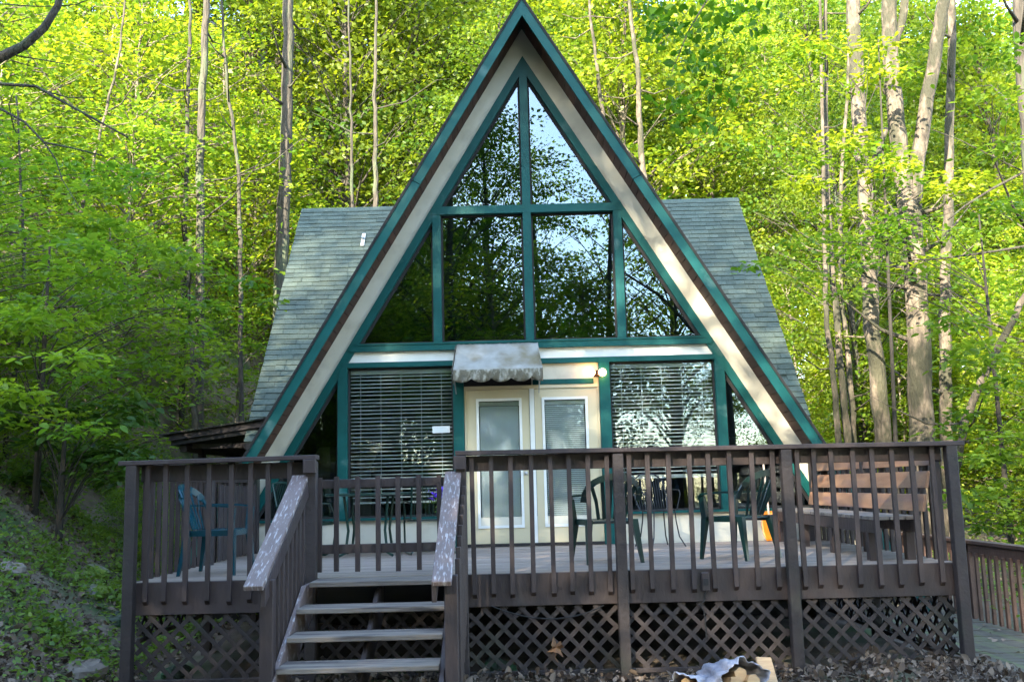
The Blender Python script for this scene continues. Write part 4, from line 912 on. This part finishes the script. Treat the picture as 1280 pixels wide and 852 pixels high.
# sprays of leaves in front at the right
def spray_tree(label, loc, cl, Y, m, ls, per=55, name='leafy_sapling', rr=1):
    rg = np.random.default_rng(int(cl[0][0] + cl[0][1])); O2 = Vector(loc); t = thing(name, label, 'tree', O2); C = []; T = []; D = []
    mb = MB(); top = Vector((rg.normal() * .2, 0, max(un(a, b, Y=Y).z for a, b, r_ in cl) - O2.z))
    mb.tube([Vector((0, 0, -.1)), top * .5, top], [.05, .035, .012], 7)
    for a, b, r_ in cl:
        y = Y + rg.normal() * .5; p_ = un(a, b, Y=y) - O2; n = int(per * (r_ / 30) ** 2) + 12; w_ = r_ * (y + 13.05) / 1240
        hz = Vector((0, 0, max(.2, p_.z - .9))); mb.tube([hz, hz.lerp(p_, .35) + Vector((0, 0, .22)), hz.lerp(p_, .7) + Vector((rg.normal() * .1, 0, .2)), p_], [.010, .007, .005, .002], 4, cap=False)
        q_ = rg.normal(size=(n, 3)) * [w_ * .55, w_ * .55, w_ * .13]; q_[:, 2] -= .12 * np.hypot(q_[:, 0], q_[:, 1])
        C.append(q_ + np.array(p_)); T.append(np.full(n, rg.random()) + rg.normal(size=n) * .15); D.append(q_ / (np.linalg.norm(q_, axis=1)[:, None] + .01))
    C = np.concatenate(C); T = np.concatenate(T); D = np.concatenate(D)
    link('trunk', mb.mesh('trunk', 'twig'), t); link('foliage', leaves(rg, C, rg.uniform(.7, 1.3, len(C)) * ls, 'foliage', m, T, flat=.7, fine=True, droop=.2, dirs=D, aspect=.55), t)
r2 = random.Random(4)
spray_tree('bright leafy tree whose sprays veil the slim stems right of the roof', (7.4, 7.2, gz(7.4, 7.2)), [(r2.uniform(985, 1120), r2.uniform(30, 345), r2.uniform(24, 40)) for i in range(26)] + [(r2.uniform(1120, 1270), r2.uniform(200, 330), r2.uniform(22, 34)) for i in range(12)], 7.2, 'leaf_far', .15, per=58)
spray_tree('leafy sapling reaching over the right roof slope and trunks', (7.2, 2.2, gz(7.2, 2.2)), [(940, 332, 22), (970, 325, 24), (1010, 345, 30), (1050, 300, 34), (1080, 330, 30), (1110, 305, 34), (1000, 300, 24), (1150, 340, 30), (1060, 365, 26), (1195, 290, 36), (1120, 270, 26), (1230, 350, 36), (1180, 380, 30)], 2.2, 'leaf_near', .12)
spray_tree('broad-leaved sapling filling the right edge above the walkway rail', (7.8, .6, gz(7.8, .6)), [(1210 + r2.uniform(-20, 70), 400 + i * 18 + r2.uniform(-10, 10), 30 + r2.uniform(-8, 14)) for i in range(16)] + [(1255, 260, 40), (1262, 180, 40), (1240, 120, 36), (1265, 60, 40)], 1.0, 'leaf_near', .13)
spray_tree('broad-leaved sapling with level sprays at the left of the porch roof', (-6.4, -.2, gz(-6.4, -.2)), [(r2.uniform(0, 250), r2.uniform(300, 470), r2.uniform(22, 38)) for i in range(26)] + [(330, 375, 26), (300, 352, 30), (250, 380, 34)], .4, 'leaf_near', .115, per=62)
spray_tree('tall dense-leaved sapling at the far left edge', (-8.2, -1.6, gz(-8.2, -1.6)), [(r2.uniform(-40, 150), r2.uniform(170, 540), r2.uniform(24, 42)) for i in range(28)], -1.4, 'leaf_near', .11, per=55)
# rhododendron-like dark shrub under them
spray_tree('dark long-leaved shrub below the saplings left of the deck', (-5.9, -.6, gz(-5.9, -.6)), [(r2.uniform(0, 175), r2.uniform(500, 600), r2.uniform(18, 32)) for i in range(26)], -.4, 'leaf_dark', .13, per=60, name='dark_shrub')
# ground plants on the bank
rg = np.random.default_rng(55); Cc = []; n = 0
for _ in range(5200):
    x = rg.uniform(-13, -4.1); y = rg.uniform(-5.5, 10.0)
    dens = .25 + .75 * sst(-4.5, -1.5, y) 
    if rg.random() > dens or (math.sin(x * 2.1 + y * 1.7) + math.sin(y * 3 - x)) < -.9: continue
    k = rg.integers(10, 42); r_ = rg.uniform(.08, .26); q_ = rg.normal(size=(k, 3)) * [r_, r_, .02]; q_[:, 0] += x; q_[:, 1] += y; q_[:, 2] = ground(q_[:, 0], q_[:, 1]) + .02 + rg.random(k) * rg.uniform(.05, .22); Cc.append(q_)
for _ in range(700):
    x = rg.uniform(5.4, 14); y = rg.uniform(-3, 10); k = rg.integers(12, 40); r_ = rg.uniform(.1, .35); q_ = rg.normal(size=(k, 3)) * [r_, r_, .02]; q_[:, 0] += x; q_[:, 1] += y; q_[:, 2] = ground(q_[:, 0], q_[:, 1]) + .03 + rg.random(k) * .5; Cc.append(q_)
Cc = np.concatenate(Cc); tag(link('ground_cover', leaves(rg, Cc, rg.uniform(.04, .09, len(Cc)), 'ground_cover', 'ground_leaf', rg.random(len(Cc)), flat=.6, aspect=.6)), kind='stuff')
Ct = []                                    # fallen twigs
mb = MB(); rt = random.Random(9)
for _ in range(170):
    x = rt.choice((rt.uniform(-7, -3.6), rt.uniform(-5, 4))); y = rt.uniform(-5.6, -3.5) if x > -3.7 else rt.uniform(-5.5, 0); q_ = rt.uniform(0, 6.28); l = rt.uniform(.1, .35)
    a = Vector((x, y, gz(x, y) + .04)); b = a + Vector((math.cos(q_) * l, math.sin(q_) * l, 0)); b.z = gz(b.x, b.y) + rt.uniform(.02, .08); mid = a.lerp(b, .5) + Vector((0, 0, .02)); mb.tube([a, mid, b], [.005, .004, .002], 4)
tag(mb.build('fallen_twigs', 'bark_thin'), kind='stuff')
# trees on the viewer's side: they shade the cabin and stand in the window reflections
CS = ((-11.6, -21, 1.0, 0), (-16, -20, 1.0, 3), (-10.9, -23.6, 1.05, 1), (-2.5, -26, 1.0, 3), (-17.5, -17, .75, 3), (-15, -33, 1.2, 2), (-10, -35, 1.2, 3), (-23, -34, 1.2, 1), (20, -24, .9, 0), (-7, -42, 1.3, 1), (12.5, -30, .8, 1),
      (22, -36, 1.2, 0), (17, -46, 1.3, 1), (-12, -52, 1.4, 0), (4.5, -34, .95, 3), (8.5, -40, 1.1, 0), (1.5, -42, 1.05, 3), (7, -31, .6, 3), (-1.5, -33, 1.0, 0), (-30, -26, 1.1, 3))
DK.append(SP)
for x, y, s, k in CS:
    put_tree(DK[k], x, y, s, 'shade_tree', 'tall dark broadleaf tree mirrored in the cabin windows', 'tall trees facing the cabin front')
for i in range(30):
    y = rv.uniform(-21, -40); x = rv.uniform(-24, 26)
    if 2.5 < x + (y + 30) * -.15 < 9.5: continue
    put_tree(UN[rv.randrange(3)], x, y, rv.uniform(.9, 1.6), 'mirrored_young_tree', 'young tree of the undergrowth mirrored in the cabin windows', 'young trees facing the cabin front')
for i in range(26):
    y = rv.uniform(-46, -75); x = rv.uniform(-60, 60)
    if -2 < x < 20: continue
    if x < 0: x *= .7
    put_tree(FT[rv.randrange(6)], x, y, rv.uniform(.8, 1.25), 'mirrored_forest_tree', 'distant broadleaf tree mirrored low in the cabin windows', 'distant trees facing the cabin front')
for i in range(16):
    put_tree(UN[i % 3], -16 + i * 1.15, -33 + rv.uniform(-5, 4), rv.uniform(.9, 1.35), 'mirrored_young_tree', 'young tree of the undergrowth mirrored in the cabin windows', 'young trees facing the cabin front')
for i in range(7):
    put_tree(FT[i % 6], -26 + i * 4.2, -58 + rv.uniform(-4, 4), rv.uniform(.8, 1.0), 'mirrored_forest_tree', 'distant broadleaf tree mirrored low in the cabin windows', 'distant trees facing the cabin front')
